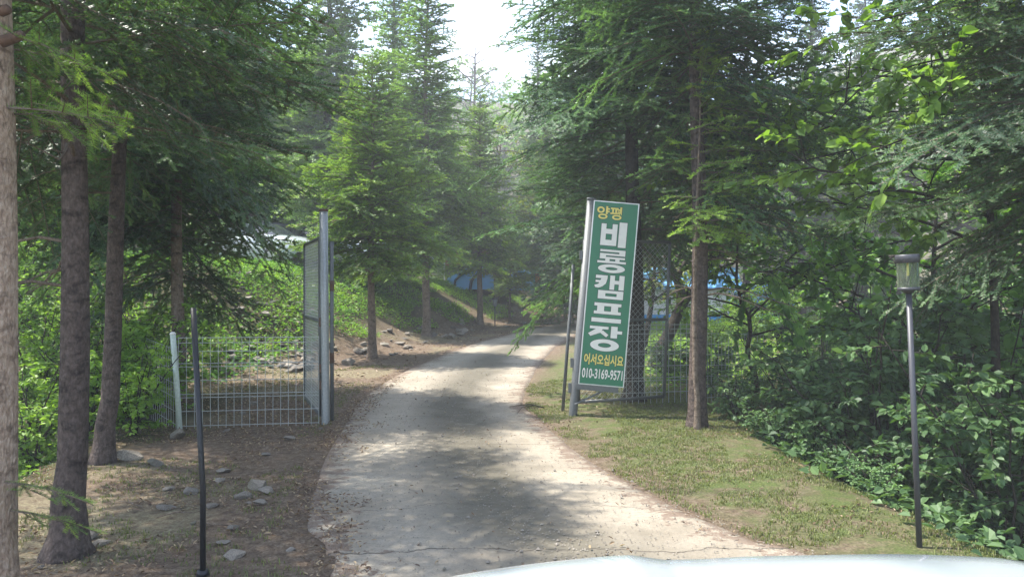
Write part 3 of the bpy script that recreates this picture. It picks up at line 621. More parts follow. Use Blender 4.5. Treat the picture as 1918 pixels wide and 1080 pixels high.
# crooked dark tree behind the gate leaf
path = [(0, 0, 0), (.12, 0, .35), (.38, .05, .85), (.55, .05, 1.25), (.95, .1, 1.75), (1.15, 0, 2.3), (1.45, 0, 3.2), (1.6, .1, 4.4)]
t = place_tree('crooked_tree', tree_meshes(5, 81, .10, 'leaf_green', 'bark_dark', .13, (.55, 1), 1.6, 14, 34, path=path), at_ground(1222, 13.5), 'crooked black trunked tree forking behind the open gate leaf')
mb = MB(); mb.tube(smooth_poly([(.55, .05, 1.22), (.5, .05, 1.6), (.33, .05, 1.95), (.2, 0, 2.4)], 10), np.linspace(.10, .05, 10), 10, wob=.15); mb.tube(smooth_poly([(.45, .05, 1.68), (.6, .05, 2.0), (.85, .05, 2.35), (1.0, .1, 2.9)], 10), np.linspace(.05, .03, 10), 8, wob=.15)
mb.obj('limb', M['bark_dark'], t, True)
place_tree('small_tree', tree_meshes(3.6, 82, .09, 'leaf_yellow', 'bark_dark', .075, (.45, 1), 1.4, 12, 30, path=[(0, 0, 0), (.05, 0, .5), (.18, 0, 1.2), (.24, 0, 2.0), (.3, 0, 3.4)]), at_ground(1205, 15.5), 'mossy leaning trunk with a few yellow leaves beside the crooked tree')
place_tree('small_tree', tree_meshes(3.2, 83, .085, 'leaf_bright', 'bark_dark', .05, (.5, 1), 1.3, 11, 30, path=[(0, 0, 0), (.02, 0, .4), (-.1, 0, .7), (-.05, 0, 1.2), (-.25, 0, 1.7), (-.2, 0, 3)]), at_ground(1412, 10.8), 'thin forked young tree in the sunny thicket right of the grey fir')
# overhanging broadleaf tree on the right
place_tree('broadleaf_tree', tree_meshes(7.2, 84, .11, 'leaf_bright', 'bark_dark', .055, (.54, .9), 2.4, 24, 46, wid=.72, droop=.6), at_ground(1850, 7.4), 'broadleaf tree whose bright backlit leaves arch across the top right of the photo')
place_tree('broadleaf_tree', tree_meshes(5.2, 85, .12, 'leaf_green', 'bark_dark', .07, (.3, 1), 2.5, 22, 42, wid=.75, droop=.5), at_ground(1760, 10.2), 'dark leafy broadleaf tree filling the gap right above the garden lamp')
# yellow-lit broadleaf beside the road, left of the sign
place_tree('broadleaf_tree', tree_meshes(7.5, 86, .11, 'leaf_yellow', 'bark_brown', .10, (.3, 1), 2.0, 20, 26), at_ground(930, 30), 'yellow green broadleaf tree in sun between the roadside firs and the sign firs')
place_tree('bare_tree', tree_meshes(17, 87, .1, 'leaf_bright', 'bark', .22, (.45, 1), 4.2, 20, 0, sub=7, noleaf=True), at_ground(885, 62), 'bare leafless tree with fine twigs showing against the sky', parts=('trunk',))

# background: plateau and hillside trees, sharing meshes
bgfir = [fir_meshes(12, 1.0, 2.6, 'vfar', 91 + k, .16, 'fir_mid', 'bark_dark', per=22, droop=.15) for k in range(2)]
bgdark = [fir_meshes(12, .8, 2.6, 'vfar', 95, .16, 'fir_blue', 'bark_dark', per=22, droop=.2)]
bgdec = [tree_meshes(9, 97 + k, .26, 'leaf_green', 'bark', .16, (.22, 1), 3.4, 26, 10, sub=7) for k in range(2)]
bgyel = [tree_meshes(9, 99, .26, 'leaf_bright', 'bark', .16, (.22, 1), 3.4, 26, 10, sub=7)]
r = random.Random(5)
def bgtrees(protos, rows, label, group):
    for k, (px, Y, sc) in enumerate(rows):
        place_tree('background_tree', protos[k % len(protos)], at_ground(px, Y, -.1), label, 'tree', group, rz=r.random() * 6.28, sc=sc * r.uniform(.92, 1.08))
bgtrees(bgfir, [(615, 25, 1.15), (470, 26, .9), (560, 30, 1.0), (640, 26, .85), (738, 30, 1.2), (660, 40, 1.1), (840, 38, .9), (760, 44, 1.0), (900, 44, .8), (590, 44, 1.3), (500, 38, 1.2), (990, 40, .75), (860, 54, .8)], 'green fir on the plateau behind the parked cars and tents', 'firs behind the bank')
bgtrees(bgdark, [(1090, 26, 1.0), (1150, 33, 1.1), (1010, 52, .8), (1520, 33, 1.3), (1620, 38, 1.5), (945, 60, .75)], 'dark fir in the wood beyond the gate on the right', 'dark firs beyond the gate')
bgtrees(bgdec, [(60, 26, 1.0), (180, 29, 1.1), (300, 27, 1.0), (400, 33, 1.2), (20, 36, 1.5), (160, 42, 1.6), (300, 46, 1.7), (450, 52, 1.6), (610, 60, 1.3), (730, 64, 1.2), (820, 70, 1.1), (1100, 58, 1.2), (1220, 56, 1.3), (1350, 50, 1.5)], 'leafy green tree in the wood on the hillside', 'leafy trees on the hillside')
bgtrees(bgyel, [(930, 68, 1.2), (1000, 72, 1.3), (1280, 28, .8), (1400, 28, .9), (1500, 27, 1.0), (1700, 26, 1.2), (1820, 30, 1.4), (1930, 24, 1.3), (880, 84, 1.2), (1050, 80, 1.4)], 'sunlit yellow green tree in the wood beyond', 'sunlit trees beyond')

# ------------------------------------------------------------------ ground cover, grass, litter, gravel (uncountable)
def scatter(n, x0, x1, y0, y1, test):
    x = rng.uniform(x0, x1, n); y = rng.uniform(y0, y1, n); z, dl, dr, df, dcr = ground(x, y, True)
    z = np.where(np.minimum(-dl, -dr) > .02, base_z(y) + .03, z)
    k = test(x, y, dl, dr, df, dcr); return np.stack([x[k], y[k], z[k]], 1)
def cover(name, P, size, mat, per=5, hgt=.12, kind='stuff', wid=.6):
    mb = MB(); n = len(P); PP = np.repeat(P, per, 0); a = rng.uniform(0, 6.283, n * per); rr = rng.uniform(0, 1, n * per) * hgt
    PP = PP + np.stack([np.cos(a) * rr, np.sin(a) * rr, rng.uniform(.1, 1, n * per) * hgt], 1)
    D = np.stack([np.cos(a), np.sin(a), rng.uniform(0, .8, n * per)], 1)
    tn = np.repeat(np.clip(.5 + 1.3 * fbm(P[:, 0] * .7, P[:, 1] * .7), 0, 1), per)
    leaf_cloud(mb, PP, D, size, rng, .1, tone=tn, wid=wid); return tag(mb.obj(name, mat), kind=kind)
dens = lambda x, y, s=1.0, o=0: fbm(x * s + 31, y * s + 5, 3) + o
cover('bank_ground_cover', scatter(62000, -14, 6, 11, 34, lambda x, y, dl, dr, df, dcr: (df > .5) & (df < 7) & (dens(x, y, .9) > -.11 + .22 * np.exp(-(df - .5) / .8))), .06, M['leaf_bright'], 5, .13)
cover('slope_ground_cover', scatter(16000, -34, -4, 9, 26, lambda x, y, dl, dr, df, dcr: (dl > 2.5) & (df > -1.5)), .09, M['leaf_green'], 4, .2)
cover('ditch_ground_cover', scatter(3500, -10, -3.4, 3, 11, lambda x, y, dl, dr, df, dcr: (x < np.interp(y, [3, 5, 7, 8.6, 11], [-3.5, -3.8, -4.4, -4.6, -5.4])) & (dens(x, y, 1.2) > -.1)), .06, M['leaf_bright'], 6, .16)
cover('creek_ground_cover', scatter(6500, 2.2, 14, 2, 20, lambda x, y, dl, dr, df, dcr: (dcr > .05) & (dcr < 3.2) & (dens(x, y, 1.2) > -.14)), .08, M['leaf_deep'], 6, .16, wid=.7)
cover('meadow_ground_cover', scatter(9000, 1.5, 16, 11, 30, lambda x, y, dl, dr, df, dcr: (dr > 1.2) & (dcr < .3)), .08, M['leaf_bright'], 5, .2)
def grass(name, P, h, mat, per=4, w=.006):
    mb = MB(); n = len(P) * per; PP = np.repeat(P, per, 0) + np.concatenate([rng.normal(0, .02, (n, 2)), np.zeros((n, 1))], 1)
    a = rng.uniform(0, 6.283, n); hh = h * rng.uniform(.4, 1.3, n); lean = rng.uniform(.2, 1.0, n) * hh
    s = np.stack([-np.sin(a), np.cos(a), 0 * a], 1) * w; d = np.stack([np.cos(a) * lean, np.sin(a) * lean, hh], 1); mid = np.stack([np.cos(a) * lean * .3, np.sin(a) * lean * .3, hh * .6], 1)
    V = np.stack([PP - s, PP + s, PP + mid + s * .7, PP + mid - s * .7, PP + d], 1); k = np.arange(n)[:, None] * 5
    mb.add(V.reshape(-1, 3), T=k + [[3, 2, 4]], Q=k + [[0, 1, 2, 3]], tone=np.repeat(rng.random(n), 5)); return tag(mb.obj(name, mat), kind='stuff')
grass('verge_grass', scatter(26000, .2, 4.2, 3.4, 13, lambda x, y, dl, dr, df, dcr: (dr > -.05) & (dcr < .5) & (dens(x, y, 1.6) > .02 - .10 * np.clip(dr, 0, 1))), .024, M['grass'], 5, .0035)
grass('left_grass', scatter(16000, -7, -1, 3.4, 15, lambda x, y, dl, dr, df, dcr: (dl > .1) & (df < .8) & (dens(x, y, 1.1) > .05 - .03 * (y > 9))), .026, M['grass'], 4, .0035)
def litter(name, P, size, mat):
    mb = MB(); g = rng; n = len(P); D = g.normal(0, 1, (n, 3)); D[:, 2] = g.uniform(-.05, .25, n)
    P = P + np.array([0, 0, .012]); leaf_cloud(mb, P, D, size, g, 0, wid=.35, fold=.1); return tag(mb.obj(name, mat), kind='stuff')
litter('leaf_litter', np.concatenate([scatter(26000, -6, -1, 3.3, 13, lambda x, y, dl, dr, df, dcr: (dl > -.35) & (df < .5) & (dens(x, y, 1.0, .05) < .12)),
       scatter(9000, -2.6, -.8, 3.3, 11, lambda x, y, dl, dr, df, dcr: (dl > -.55) & (dl < .1) & (dens(x, y, 2.2, .0) > .03 - .35 * (dl + .12))),
       scatter(4000, -2.4, 2.6, 3.3, 16, lambda x, y, dl, dr, df, dcr: (dl < 0) & (dr < 0) & (rng.random(len(x)) < .25)),
       scatter(3500, .2, 3.2, 3.5, 12, lambda x, y, dl, dr, df, dcr: (dr > -.3) & (dens(x, y, 1.4) < -.02))]), .032, M['litter'])
litter('bank_litter', scatter(5000, -8, 4, 12, 32, lambda x, y, dl, dr, df, dcr: (dl > -.05) & (df < 1.6)), .07, M['litter'])
# gravel on the road
def octa(P, s, name, mat):
    n = len(P); mb = MB(); base = np.array([(1, 0, 0), (0, 1, 0), (-1, 0, 0), (0, -1, 0), (0, 0, .75), (0, 0, -.5)])
    V = base[None] * rng.uniform(.6, 1.2, (n, 6, 1)) * s[:, None, None]; a = rng.uniform(0, 6.28, n); c, si = np.cos(a)[:, None], np.sin(a)[:, None]
    V = np.stack([V[..., 0] * c - V[..., 1] * si, V[..., 0] * si + V[..., 1] * c, V[..., 2]], -1) + P[:, None]
    F = np.array([(0, 1, 4), (1, 2, 4), (2, 3, 4), (3, 0, 4), (1, 0, 5), (2, 1, 5), (3, 2, 5), (0, 3, 5)]); k = np.arange(n)[:, None, None] * 6
    mb.add(V.reshape(-1, 3), T=(k + F[None]).reshape(-1, 3)); return tag(mb.obj(name, mat), kind='stuff')
x = rng.uniform(-2, 2.2, 20000); y = 3.8 + 9 * rng.random(20000) ** 1.6; _, dl, dr, _, _ = ground(x, y, True)
uu = -dl / (-dl - dr + 1e-6); pr = .16 + .84 * np.exp(-((uu - .55) / .16) ** 2) + .25 * (uu > .8) * (y < 7)
k = (dl < -.03) & (dr < -.03) & (rng.random(20000) < pr); P = np.stack([x[k], y[k], base_z(y[k]) + .03], 1); s_ = rng.uniform(.003, .009, len(P)) * np.where(rng.random(len(P)) < .025, 2.4, 1)
octa(P, s_, 'road_gravel', M['rock'])

# ------------------------------------------------------------------ rocks, each on its own
def rock_mesh(seed):
    g = np.random.default_rng(seed); bm = bmesh.new(); bmesh.ops.create_icosphere(bm, subdivisions=3, radius=1)
    V = np.array([v.co[:] for v in bm.verts])
    for i in range(13):
        n = g.normal(0, 1, 3); n /= np.linalg.norm(n); d = g.uniform(.42, .8); k = V @ n - d; V = np.where((k > 0)[:, None], V - np.maximum(k, 0)[:, None] * n, V)
    V = V * g.uniform(.75, 1.3, 3) * np.array([1.15, .9, .62])
    for v, c in zip(bm.verts, V): v.co = c
    me = bpy.data.meshes.new('rock'); bm.to_mesh(me); bm.free(); me.materials.append(M['rock']); return me
rocks = [rock_mesh(200 + k) for k in range(9)]
RG = random.Random(9)
def rock(x, y, size, label, group=None, flat=1.0, name='rock', sink=.13):
    o = bpy.data.objects.new(name, RG.choice(rocks)); COL.objects.link(o); o.location = (x, y, gz(x, y) + size * .5 * flat * (1 - sink * 2))
    o.rotation_euler = (RG.uniform(-.25, .25), RG.uniform(-.25, .25), RG.uniform(0, 6.28)); o.scale = (size, size, size * flat); return tag(o, label, 'rock', group)
def rock_px(px, py, wpx, label, group=None, flat=.9):
    Y = CAM_H * FPX / (py - 540); rock(X(px, Y), Y, wpx / FPX * Y * .5, label, group, flat)
for px, py, w, lab in [
    (170, 1005, 44, 'squarish grey stone leaning on the foot of the flared dark trunk'), (185, 1018, 30, 'flat stone just right of the stone at the flared trunk foot'),
    (245, 862, 50, 'broad flat grey stone right of the slender leaning fir'), (288, 870, 32, 'smaller flat grey stone right of the broad one near the slender fir'),
    (315, 914, 22, 'single pale stone left of the black pole, mid height'), (312, 952, 26, 'brown stone left of the black pole below the pale one'),
    (355, 920, 30, 'low flat stone almost touching the black pole on its left'), (420, 880, 26, 'dark reddish stone alone right of the black pole, farther back'),
    (412, 900, 26, 'light stone just in front of the dark reddish one right of the pole'), (485, 915, 48, 'long slab topping the small pile of stones right of the pole'),
    (458, 932, 34, 'upright dark stone in the small pile right of the pole'), (500, 925, 30, 'grey wedge stone at the right end of the small pile'), (490, 944, 26, 'pale stone in front of the small pile'), (466, 944, 14, 'small reddish stone at the foot of the small pile'),
    (395, 948, 24, 'broken pinkish stone right beside the black pole'), (437, 990, 26, 'dark pointed stone in the needles right of the black pole'), (362, 984, 16, 'dark stone left of the lower black pole'),
    (435, 1043, 36, 'pale flat stone near the bottom of the photo right of the black pole'), (545, 1028, 18, 'small black stone at the left edge of the concrete'), (545, 823, 22, 'squared stone in front of the left gate post'),
    (78, 1062, 16, 'small pale stone at the bottom left by the sunlit trunk'), (420, 1018, 20, 'thin reddish stone above the pale flat stone at the bottom'), (330, 820, 42, 'dark boulder at the foot of the pale fence post'), (425, 806, 16, 'small stone under the wire fence middle'), (500, 852, 16, 'little grey stone midway between pile and fence'), (600, 805, 14, 'small stone touching the foot of the left gate post'),
    (475, 758, 20, 'pale flat stone behind the wire fence'), (455, 775, 14, 'dark little stone behind the wire fence')]:
    rock_px(px, py, w, lab, 'stones on the left forecourt')
for k in range(95):                                              # foot of the bank along the road
    f = 90 + int(k / 95 * 150) + RG.randint(-3, 3); p = FOOT[f]; n = FOOT[f + 1] - FOOT[f]; n = np.array([n[1], -n[0]]) / np.linalg.norm(n); off = RG.uniform(-1.0, .45)
    x, y = p + n * off
    s = RG.uniform(.05, .17) * (1.3 if RG.random() < .12 else 1) * (1 if y > 14 else .8)
    if float(sdist(RLs, np.array([x]), np.array([y]))[0]) < .12: x -= .4
    rock(x, y, s, 'rough grey stone lying among many along the foot of the bank by the road', 'stones along the bank foot', RG.uniform(.6, 1.1))
for k in range(60):                                              # scree on the sunlit slope behind the wire fence
    px, Y = RG.uniform(430, 580), RG.uniform(14, 17.5); x = X(px, Y)
    rock(x, Y, RG.uniform(.06, .19), 'pale stone in the scree on the sunlit slope behind the wire fence', 'scree on the sunlit slope', RG.uniform(.5, 1))

# ------------------------------------------------------------------ fences and gate
def mesh_grid(mb, A, B, z0, z1, dx, rows, r=.0028, hooks=False):
    """welded wire panel between ground points A and B"""
    A = np.array(A, float); B = np.array(B, float); l = np.linalg.norm(B - A); n = int(l / dx)
    for i in range(n + 1):
        p = A + (B - A) * i / n; mb.tube([p + (0, 0, z0), p + (0, 0, z1)], r, 4, cap=False)
    for z in rows: mb.tube([A + (0, 0, z), B + (0, 0, z)], r * 1.15, 4, cap=False)
def chain(mb, o, ux, uz, w, h, cell=.055, r=.0022):
    """diamond chain-link in the plane of ux, uz"""
    o = np.array(o, float); ux = np.array(ux, float); uz = np.array(uz, float)
    for s in (1, -1):
        c = -h if s > 0 else 0
        while c < (w if s > 0 else w + h):
            x0, x1 = (c, c + h) if s > 0 else (c, c - h); z0_, z1_ = 0., h
            pts = []
            for (xa, za), (xb, zb) in [((x0, 0.), (x1, h))]:
                t0, t1 = 0., 1.; dx = xb - xa
                for bnd, sg in ((0, 1), (w, -1)):
                    ta = (bnd - xa) / dx
                    if (dx > 0) == (sg > 0): t0 = max(t0, ta)
                    else: t1 = min(t1, ta)
                if t1 > t0 + .01: pts = [o + ux * (xa + dx * t_) + uz * (za + (zb - za) * t_) for t_ in (t0, t1)]
            if pts: mb.tube(pts, r, 4, cap=False)
            c += cell * 1.414
gp = at_ground(610, 8.96)                                        # left gate post foot
post = thing('gate_post', gp, 'tall round galvanised gate post with rust stains at the left of the road', 'post')
mb = MB(); mb.tube([(0, 0, -.3), (0, 0, .01), (-.012, 0, 1.3), (-.025, 0, 2.58)], .05, 20); mb.obj('pipe', M['galv'], post, True)
mb = MB(); mb.tube([(-.025, 0, 2.575), (-.025, 0, 2.60)], .055, 20); mb.obj('cap', M['rust'], post, True)
for z in (1.18, .62, .42):
    mb = MB(); mb.box((-.075, -.03, z), (-.045, .03, z + .11)); mb.obj('hinge', M['rust'], post)
lp = (gp[0] + .005, gp[1] + .30, gz(gp[0], gp[1] + .30))
post2 = thing('thin_post', lp, 'thin galvanised pipe with rusty clamps right behind the left gate post', 'post')
mb = MB(); mb.tube([(0, 0, -.3), (-.005, 0, 2.24)], .024, 14); mb.obj('pipe', M['galv_dark'], post2, True)
for z in (1.62, .72):
    mb = MB(); mb.tube([(-.003, 0, z), (-.003, 0, z + .13)], .029, 12); mb.obj('clamp', M['rust'], post2)
def gate_leaf(name, hinge, far, zb, h, label, mat, wmat, mid=.5, lean=0.0, chain_part=None):
    t = thing(name, hinge, label, 'gate'); far = np.array(far) - np.array(hinge); l = np.linalg.norm(far); ux = far / l
    t.rotation_euler = (0, 0, math.atan2(ux[1], ux[0])); sh = lambda x, z: (x + lean * z, 0, z)
    mb = MB()
    for a, b in (((0, zb), (l, zb)), ((0, zb + h), (l, zb + h)), ((0, zb), (0, zb + h)), ((l, zb), (l, zb + h)), ((0, zb + h * mid), (l, zb + h * mid))): mb.tube([sh(*a), sh(*b)], .021, 12)
    mb.obj('frame', mat, t, True)
    mb = MB(); chain(mb, sh(0, zb), (1, 0, 0), (lean, 0, 1), l, h); mb.obj('chain_link', wmat, t); return t
hp = np.array([gp[0] - .09, gp[1] + .08, gp[2]]); fp = np.array([X(571, 10.5), 10.5, gp[2]])
gate_leaf('gate_leaf', hp, fp, .1, 2.16, 'left chain link gate leaf swung open behind the galvanised post', M['galv_dark'], M['wire'], .53)
# left welded fence with its pale post
f0 = at_ground(339, 8.63); f1 = np.array([gp[0] - .07, gp[1] - .05, gp[2]])
fp_ = thing('fence_post', f0, 'pale green leaning fence post at the end of the left wire fence', 'post'); mb = MB(); mb.tube([(0, 0, -.25), (-.05, 0, .55), (-.095, 0, 1.1)], .032, 14); mb.obj('pipe', M['post_green'], fp_, True)
mb = MB(); mb.tube([(-.095, 0, 1.1), (-.096, 0, 1.115), (-.097, 0, 1.13)], [.037, .034, .014], 14); mb.obj('cap', M['tarp_white'], fp_, True)
rows = [.03, .20, .36, .40, .56, .72, .76, .90, 1.0, 1.06]
fn = thing('wire_fence', f0, 'low welded wire fence between the pale post and the left gate post', 'fence'); mb = MB()
d = f1 - np.array(f0); mesh_grid(mb, (-.03, 0, 0), d + (0, 0, .0), .0, 1.07, .085, rows, .0036); mb.obj('wire_mesh', M['wire'], fn)
f2 = at_ground(268, 9.6)
fn = thing('wire_fence', f2, 'short end of wire fence running back into the bushes from the pale post', 'fence'); mb = MB(); d = np.array(f0) - np.array(f2); mesh_grid(mb, (0, 0, .1), d - (.06, 0, 0), -.2, .92, .085, [.05, .2, .36, .52, .68, .82, .92], .0036); mb.obj('wire_mesh', M['wire'], fn)
# right: leaning post, sign, gate leaf, fence
rp = at_ground(1073, 9.5); LEAN = R(4.9)
post = thing('gate_post', rp, 'leaning grey gate post carrying the tall green sign', 'post'); mb = MB(); mb.tube([(-.03, 0, -.3), (0, 0, 0), (.237, 0, 2.77)], .055, 20); mb.obj('pipe', M['galv_dark'], post, True)
mb = MB(); mb.tube([(.237, 0, 2.765), (.239, 0, 2.79)], .06, 20); mb.obj('cap', M['galv_dark'], post, True)
for z in (2.0, .62, .30):
    mb = MB(); xx = z * .0856; mb.box((xx - .085, -.02, z), (xx - .05, .03, z + .12)); mb.obj('hinge', M['galv_dark'], post)
thin = thing('thin_post', (rp[0] - .12, rp[1] + .35, gz(rp[0] - .12, rp[1] + .35)), 'thin leaning pipe just behind the sign post, on its left', 'post'); mb = MB(); mb.tube([(0, 0, -.2), (.155, 0, 1.95)], .022, 12); mb.obj('pipe', M['galv_dark'], thin, True)
hp = np.array([rp[0] + .07, rp[1] + .08, rp[2]]); fp = np.array([X(1243, 10.1), 10.1, rp[2]])
gate_leaf('gate_leaf', hp, fp, .16, 2.1, 'right chain link gate leaf folded back behind the green sign', M['galv_dark'], M['wire_dark'], .5, .045)
a = at_ground(1150, 10.0); b = at_ground(1308, 10.25); c = at_ground(1430, 11.3)
fn = thing('wire_fence', a, 'welded wire fence panel right of the sign, behind the grey fir', 'fence'); mb = MB(); mesh_grid(mb, (0, 0, 0), np.array(b) - a, .05, 1.14, .085, rows[1:] + [1.12], .0045); mb.obj('wire_mesh', M['wire_dark'], fn)
mb = MB(); mb.tube([np.array(b) - a + (0, 0, -.2), np.array(b) - a + (0, 0, 1.2)], .024, 10); mb.obj('post', M['galv_dark'], fn, True)
fn = thing('wire_fence', b, 'wire fence stretch running back from the grey fir into the thicket', 'fence'); mb = MB(); mesh_grid(mb, (.03, 0, 0), np.array(c) - b, -.05, 1.0, .085, [.1, .25, .4, .55, .7, .85, 1.0], .0034); mb.obj('wire_mesh', M['wire_dark'], fn)

# ------------------------------------------------------------------ the green sign
SW, SH = .555, 2.32
sg = thing('signboard', (rp[0] + .075, rp[1] - .085, rp[2] + .43), 'tall green sign with white Korean lettering fixed to the leaning post', 'sign'); sg.rotation_euler = (0, LEAN, 0)
mb = MB(); mb.box((0, 0, 0), (SW, .07, SH)); mb.obj('panel', M['sign_green'], sg)
mb = MB()
for lo, hi in (((-.012, -.006, -.012), (.0, .075, SH + .012)), ((SW, -.006, -.012), (SW + .014, .075, SH + .012)), ((0, -.006, SH), (SW, .075, SH + .012)), ((0, -.006, -.012), (SW, .075, 0))): mb.box(lo, hi)
mb.obj('frame', M['alu'], sg)
mb = MB(); mb.box((-.05, .01, -.085), (SW - .05, .06, -.014)); mb.obj('bottom_bar', M['galv_dark'], sg)
mb = MB(); mb.tube([(-.03, .03, -.28), (.35, .04, -.06)], .012, 8); mb.obj('strut', M['galv_dark'], sg)
def ell(cx, cy, rx, ry, n=40): return [(cx + rx * math.cos(i / n * 6.28319), cy + ry * math.sin(i / n * 6.28319)) for i in range(n)]
class Glyph:
    def __init__(s): s.w = MB(); s.k = MB(); s.dz = 0; s.e = .0055
    def _z(s): s.dz += .00012; return s.dz
    def rect(s, u0, v0, u1, v1):                 # u to the right, v downward, in sign fractions
        x0, x1, z1, z0 = u0 * SW, u1 * SW, SH * (1 - v0), SH * (1 - v1); q = s._z(); e = s.e
        s.w.poly([(x0, z0), (x1, z0), (x1, z1), (x0, z1)], -.0040 - q); s.k.poly([(x0 - e, z0 - e), (x1 + e, z0 - e), (x1 + e, z1 + e), (x0 - e, z1 + e)], -.0012 - q * .5)
    def poly(s, pts):
        P = [np.array((u * SW, SH * (1 - v))) for u, v in pts]
        if sum(P[i][0] * P[(i + 1) % len(P)][1] - P[(i + 1) % len(P)][0] * P[i][1] for i in range(len(P))) < 0: P = P[::-1]
        c = sum(P) / len(P); q = s._z(); s.w.poly(P, -.0040 - q)
        n = len(P); O = []
        for i in range(n):
            a, b, d = P[i - 1], P[i], P[(i + 1) % n]; e1 = (b - a) / np.linalg.norm(b - a); e2 = (d - b) / np.linalg.norm(d - b); n1 = np.array((e1[1], -e1[0])); n2 = np.array((e2[1], -e2[0])); m = n1 + n2; m /= max(.5, (m @ n1)); O.append(b + m * s.e)
        s.k.poly(O, -.0012 - q * .5)
    def ring(s, u, v, ru, rv, hu, hv):
        cx, cz = u * SW, SH * (1 - v); q = s._z(); e = s.e; n = 40
        for mbx, z, o in ((s.w, -.0040 - q, 0), (s.k, -.0012 - q * .5, e)):
            A = ell(cx, cz, ru * SW + o, rv * SH + o, n); B = ell(cx, cz, max(.002, hu * SW - o), max(.002, hv * SH - o), n); V = [(a, z, b) for a, b in A + B]
            mbx.add(V, Q=[(i, (i + 1) % n, n + (i + 1) % n, n + i) for i in range(n)])
def sign_glyph(fn): g = Glyph(); fn(g); o = g.w.obj('letter', M['sign_white'], sg); g.k.obj('letter_outline', M['sign_black'], o)
def bi(g):
    g.rect(.20, .117, .315, .236); g.rect(.455, .117, .57, .236); g.rect(.315, .145, .455, .172); g.rect(.315, .205, .455, .236); g.rect(.61, .105, .79, .243)
def ryong(g):
    g.rect(.22, .258, .80, .270); g.rect(.66, .270, .80, .279); g.rect(.22, .279, .80, .290); g.rect(.22, .290, .36, .298); g.rect(.22, .298, .80, .309)
    g.rect(.35, .309, .45, .320); g.rect(.58, .309, .68, .320); g.rect(.17, .320, .83, .332); g.ring(.51, .361, .31, .0235, .14, .008)
def kaem(g):
    g.rect(.17, .400, .44, .417); g.poly([(.30, .417), (.44, .417), (.41, .445), (.33, .462), (.25, .470), (.17, .468), (.15, .456), (.24, .449)]); g.rect(.17, .428, .32, .440)
    g.rect(.50, .398, .61, .476); g.rect(.61, .425, .71, .445); g.rect(.71, .396, .83, .476)
    g.rect(.25, .482, .83, .497); g.rect(.25, .497, .42, .513); g.rect(.68, .497, .83, .513); g.rect(.25, .513, .83, .528)
def peu(g):
    g.rect(.19, .551, .81, .568); g.rect(.26, .568, .42, .596); g.rect(.58, .568, .74, .596); g.rect(.19, .596, .81, .612); g.rect(.15, .634, .83, .657)
def jang(g):
    g.rect(.13, .680, .56, .695); g.poly([(.27, .695), (.43, .695), (.37, .716), (.16, .737), (.10, .722)]); g.poly([(.33, .708), (.44, .702), (.57, .724), (.52, .738)])
    g.rect(.62, .676, .77, .740); g.rect(.77, .699, .88, .716); g.ring(.50, .782, .33, .033, .15, .0125)
for f_ in (bi, ryong, kaem, peu, jang): sign_glyph(f_)
def text(body, u0, u1, v0, v1, mat, off, z=-.003, name='lettering', out=None):
    cu = bpy.data.curves.new('lettering', 'FONT'); cu.body = body; cu.offset = off; cu.resolution_u = 4; cu.extrude = .002
    tmp = bpy.data.objects.new('tmp', cu); COL.objects.link(tmp); dg = bpy.context.evaluated_depsgraph_get(); dg.update(); me = bpy.data.meshes.new_from_object(tmp.evaluated_get(dg)); bpy.data.objects.remove(tmp)
    n = len(me.vertices); V = np.empty(n * 3, np.float32); me.vertices.foreach_get('co', V); V = V.reshape(-1, 3)
    lo, hi = V.min(0), V.max(0); q = (V - lo) / np.maximum(hi - lo, 1e-6)
    Wd = np.stack([(u0 + (u1 - u0) * q[:, 0]) * SW, z - q[:, 2] * .0 - (1 - q[:, 2]) * .0 + (-.001 * (q[:, 2] > .5)), SH * (1 - v1) + (v1 - v0) * SH * q[:, 1]], 1)
    me.vertices.foreach_set('co', Wd.astype(np.float32).ravel()); me.materials.clear(); me.materials.append(M[mat]); me.update(); return link(name, me, sg)
text('양평', .07, .64, .022, .093, 'sign_yellow', .022); text('양평', .06, .65, .019, .096, 'sign_black', .042, z=-.0012, name='lettering_outline')
text('어서오십시요', .06, .965, .832, .893, 'sign_yellow', .030); text('어서오십시요', .045, .98, .829, .896, 'sign_black', .055, z=-.0012, name='lettering_outline')
text('010-3169-9571', .04, .97, .913, .968, 'sign_white', .022); text('010-3169-9571', .03, .98, .911, .970, 'sign_black', .04, z=-.0012, name='lettering_outline')

# ------------------------------------------------------------------ lamps and poles
lp = at_ground(1722, 4.66)
lamp = thing('garden_lamp', lp, 'dark solar garden lamp on a tall pole at the right verge', 'lamp'); lamp.rotation_euler = (0, R(-2.4), 0)
mb = MB(); mb.tube([(0, 0, -.2), (0, 0, 1.60)], .0175, 16); mb.obj('pole', M['lamp_grey'], lamp, True)
mb = MB(); mb.tube([(0, 0, 1.60), (0, 0, 1.615), (0, 0, 1.617), (0, 0, 1.637)], [.028, .034, .064, .066], 28); mb.obj('lamp_base', M['lamp_grey'], lamp, True)
mg, t, p, o = newmat('lamp_glass'); p.inputs['Base Color'].default_value = (.62, .68, .56, 1); p.inputs['Roughness'].default_value = .08; p.inputs['Transmission Weight'].default_value = .93; p.inputs['IOR'].default_value = 1.12
mb = MB(); mb.tube([(0, 0, 1.637), (0, 0, 1.79)], .0635, 28, cap=False); mb.obj('lamp_glass', mg, lamp, True)
mb = MB(); mb.tube([(0, 0, 1.79), (0, 0, 1.835), (0, 0, 1.843)], [.071, .071, .066], 28); mb.obj('lamp_cap', M['lamp_grey'], lamp, True)
mb = MB(); mb.tube([(.0, 0, 1.71), (.0, 0, 1.79)], .006, 10); mb.obj('filament_tube', M['sign_yellow'], lamp, True)
bp = (X(380, 4.25), 4.25, gz(X(380, 4.25), 4.25))
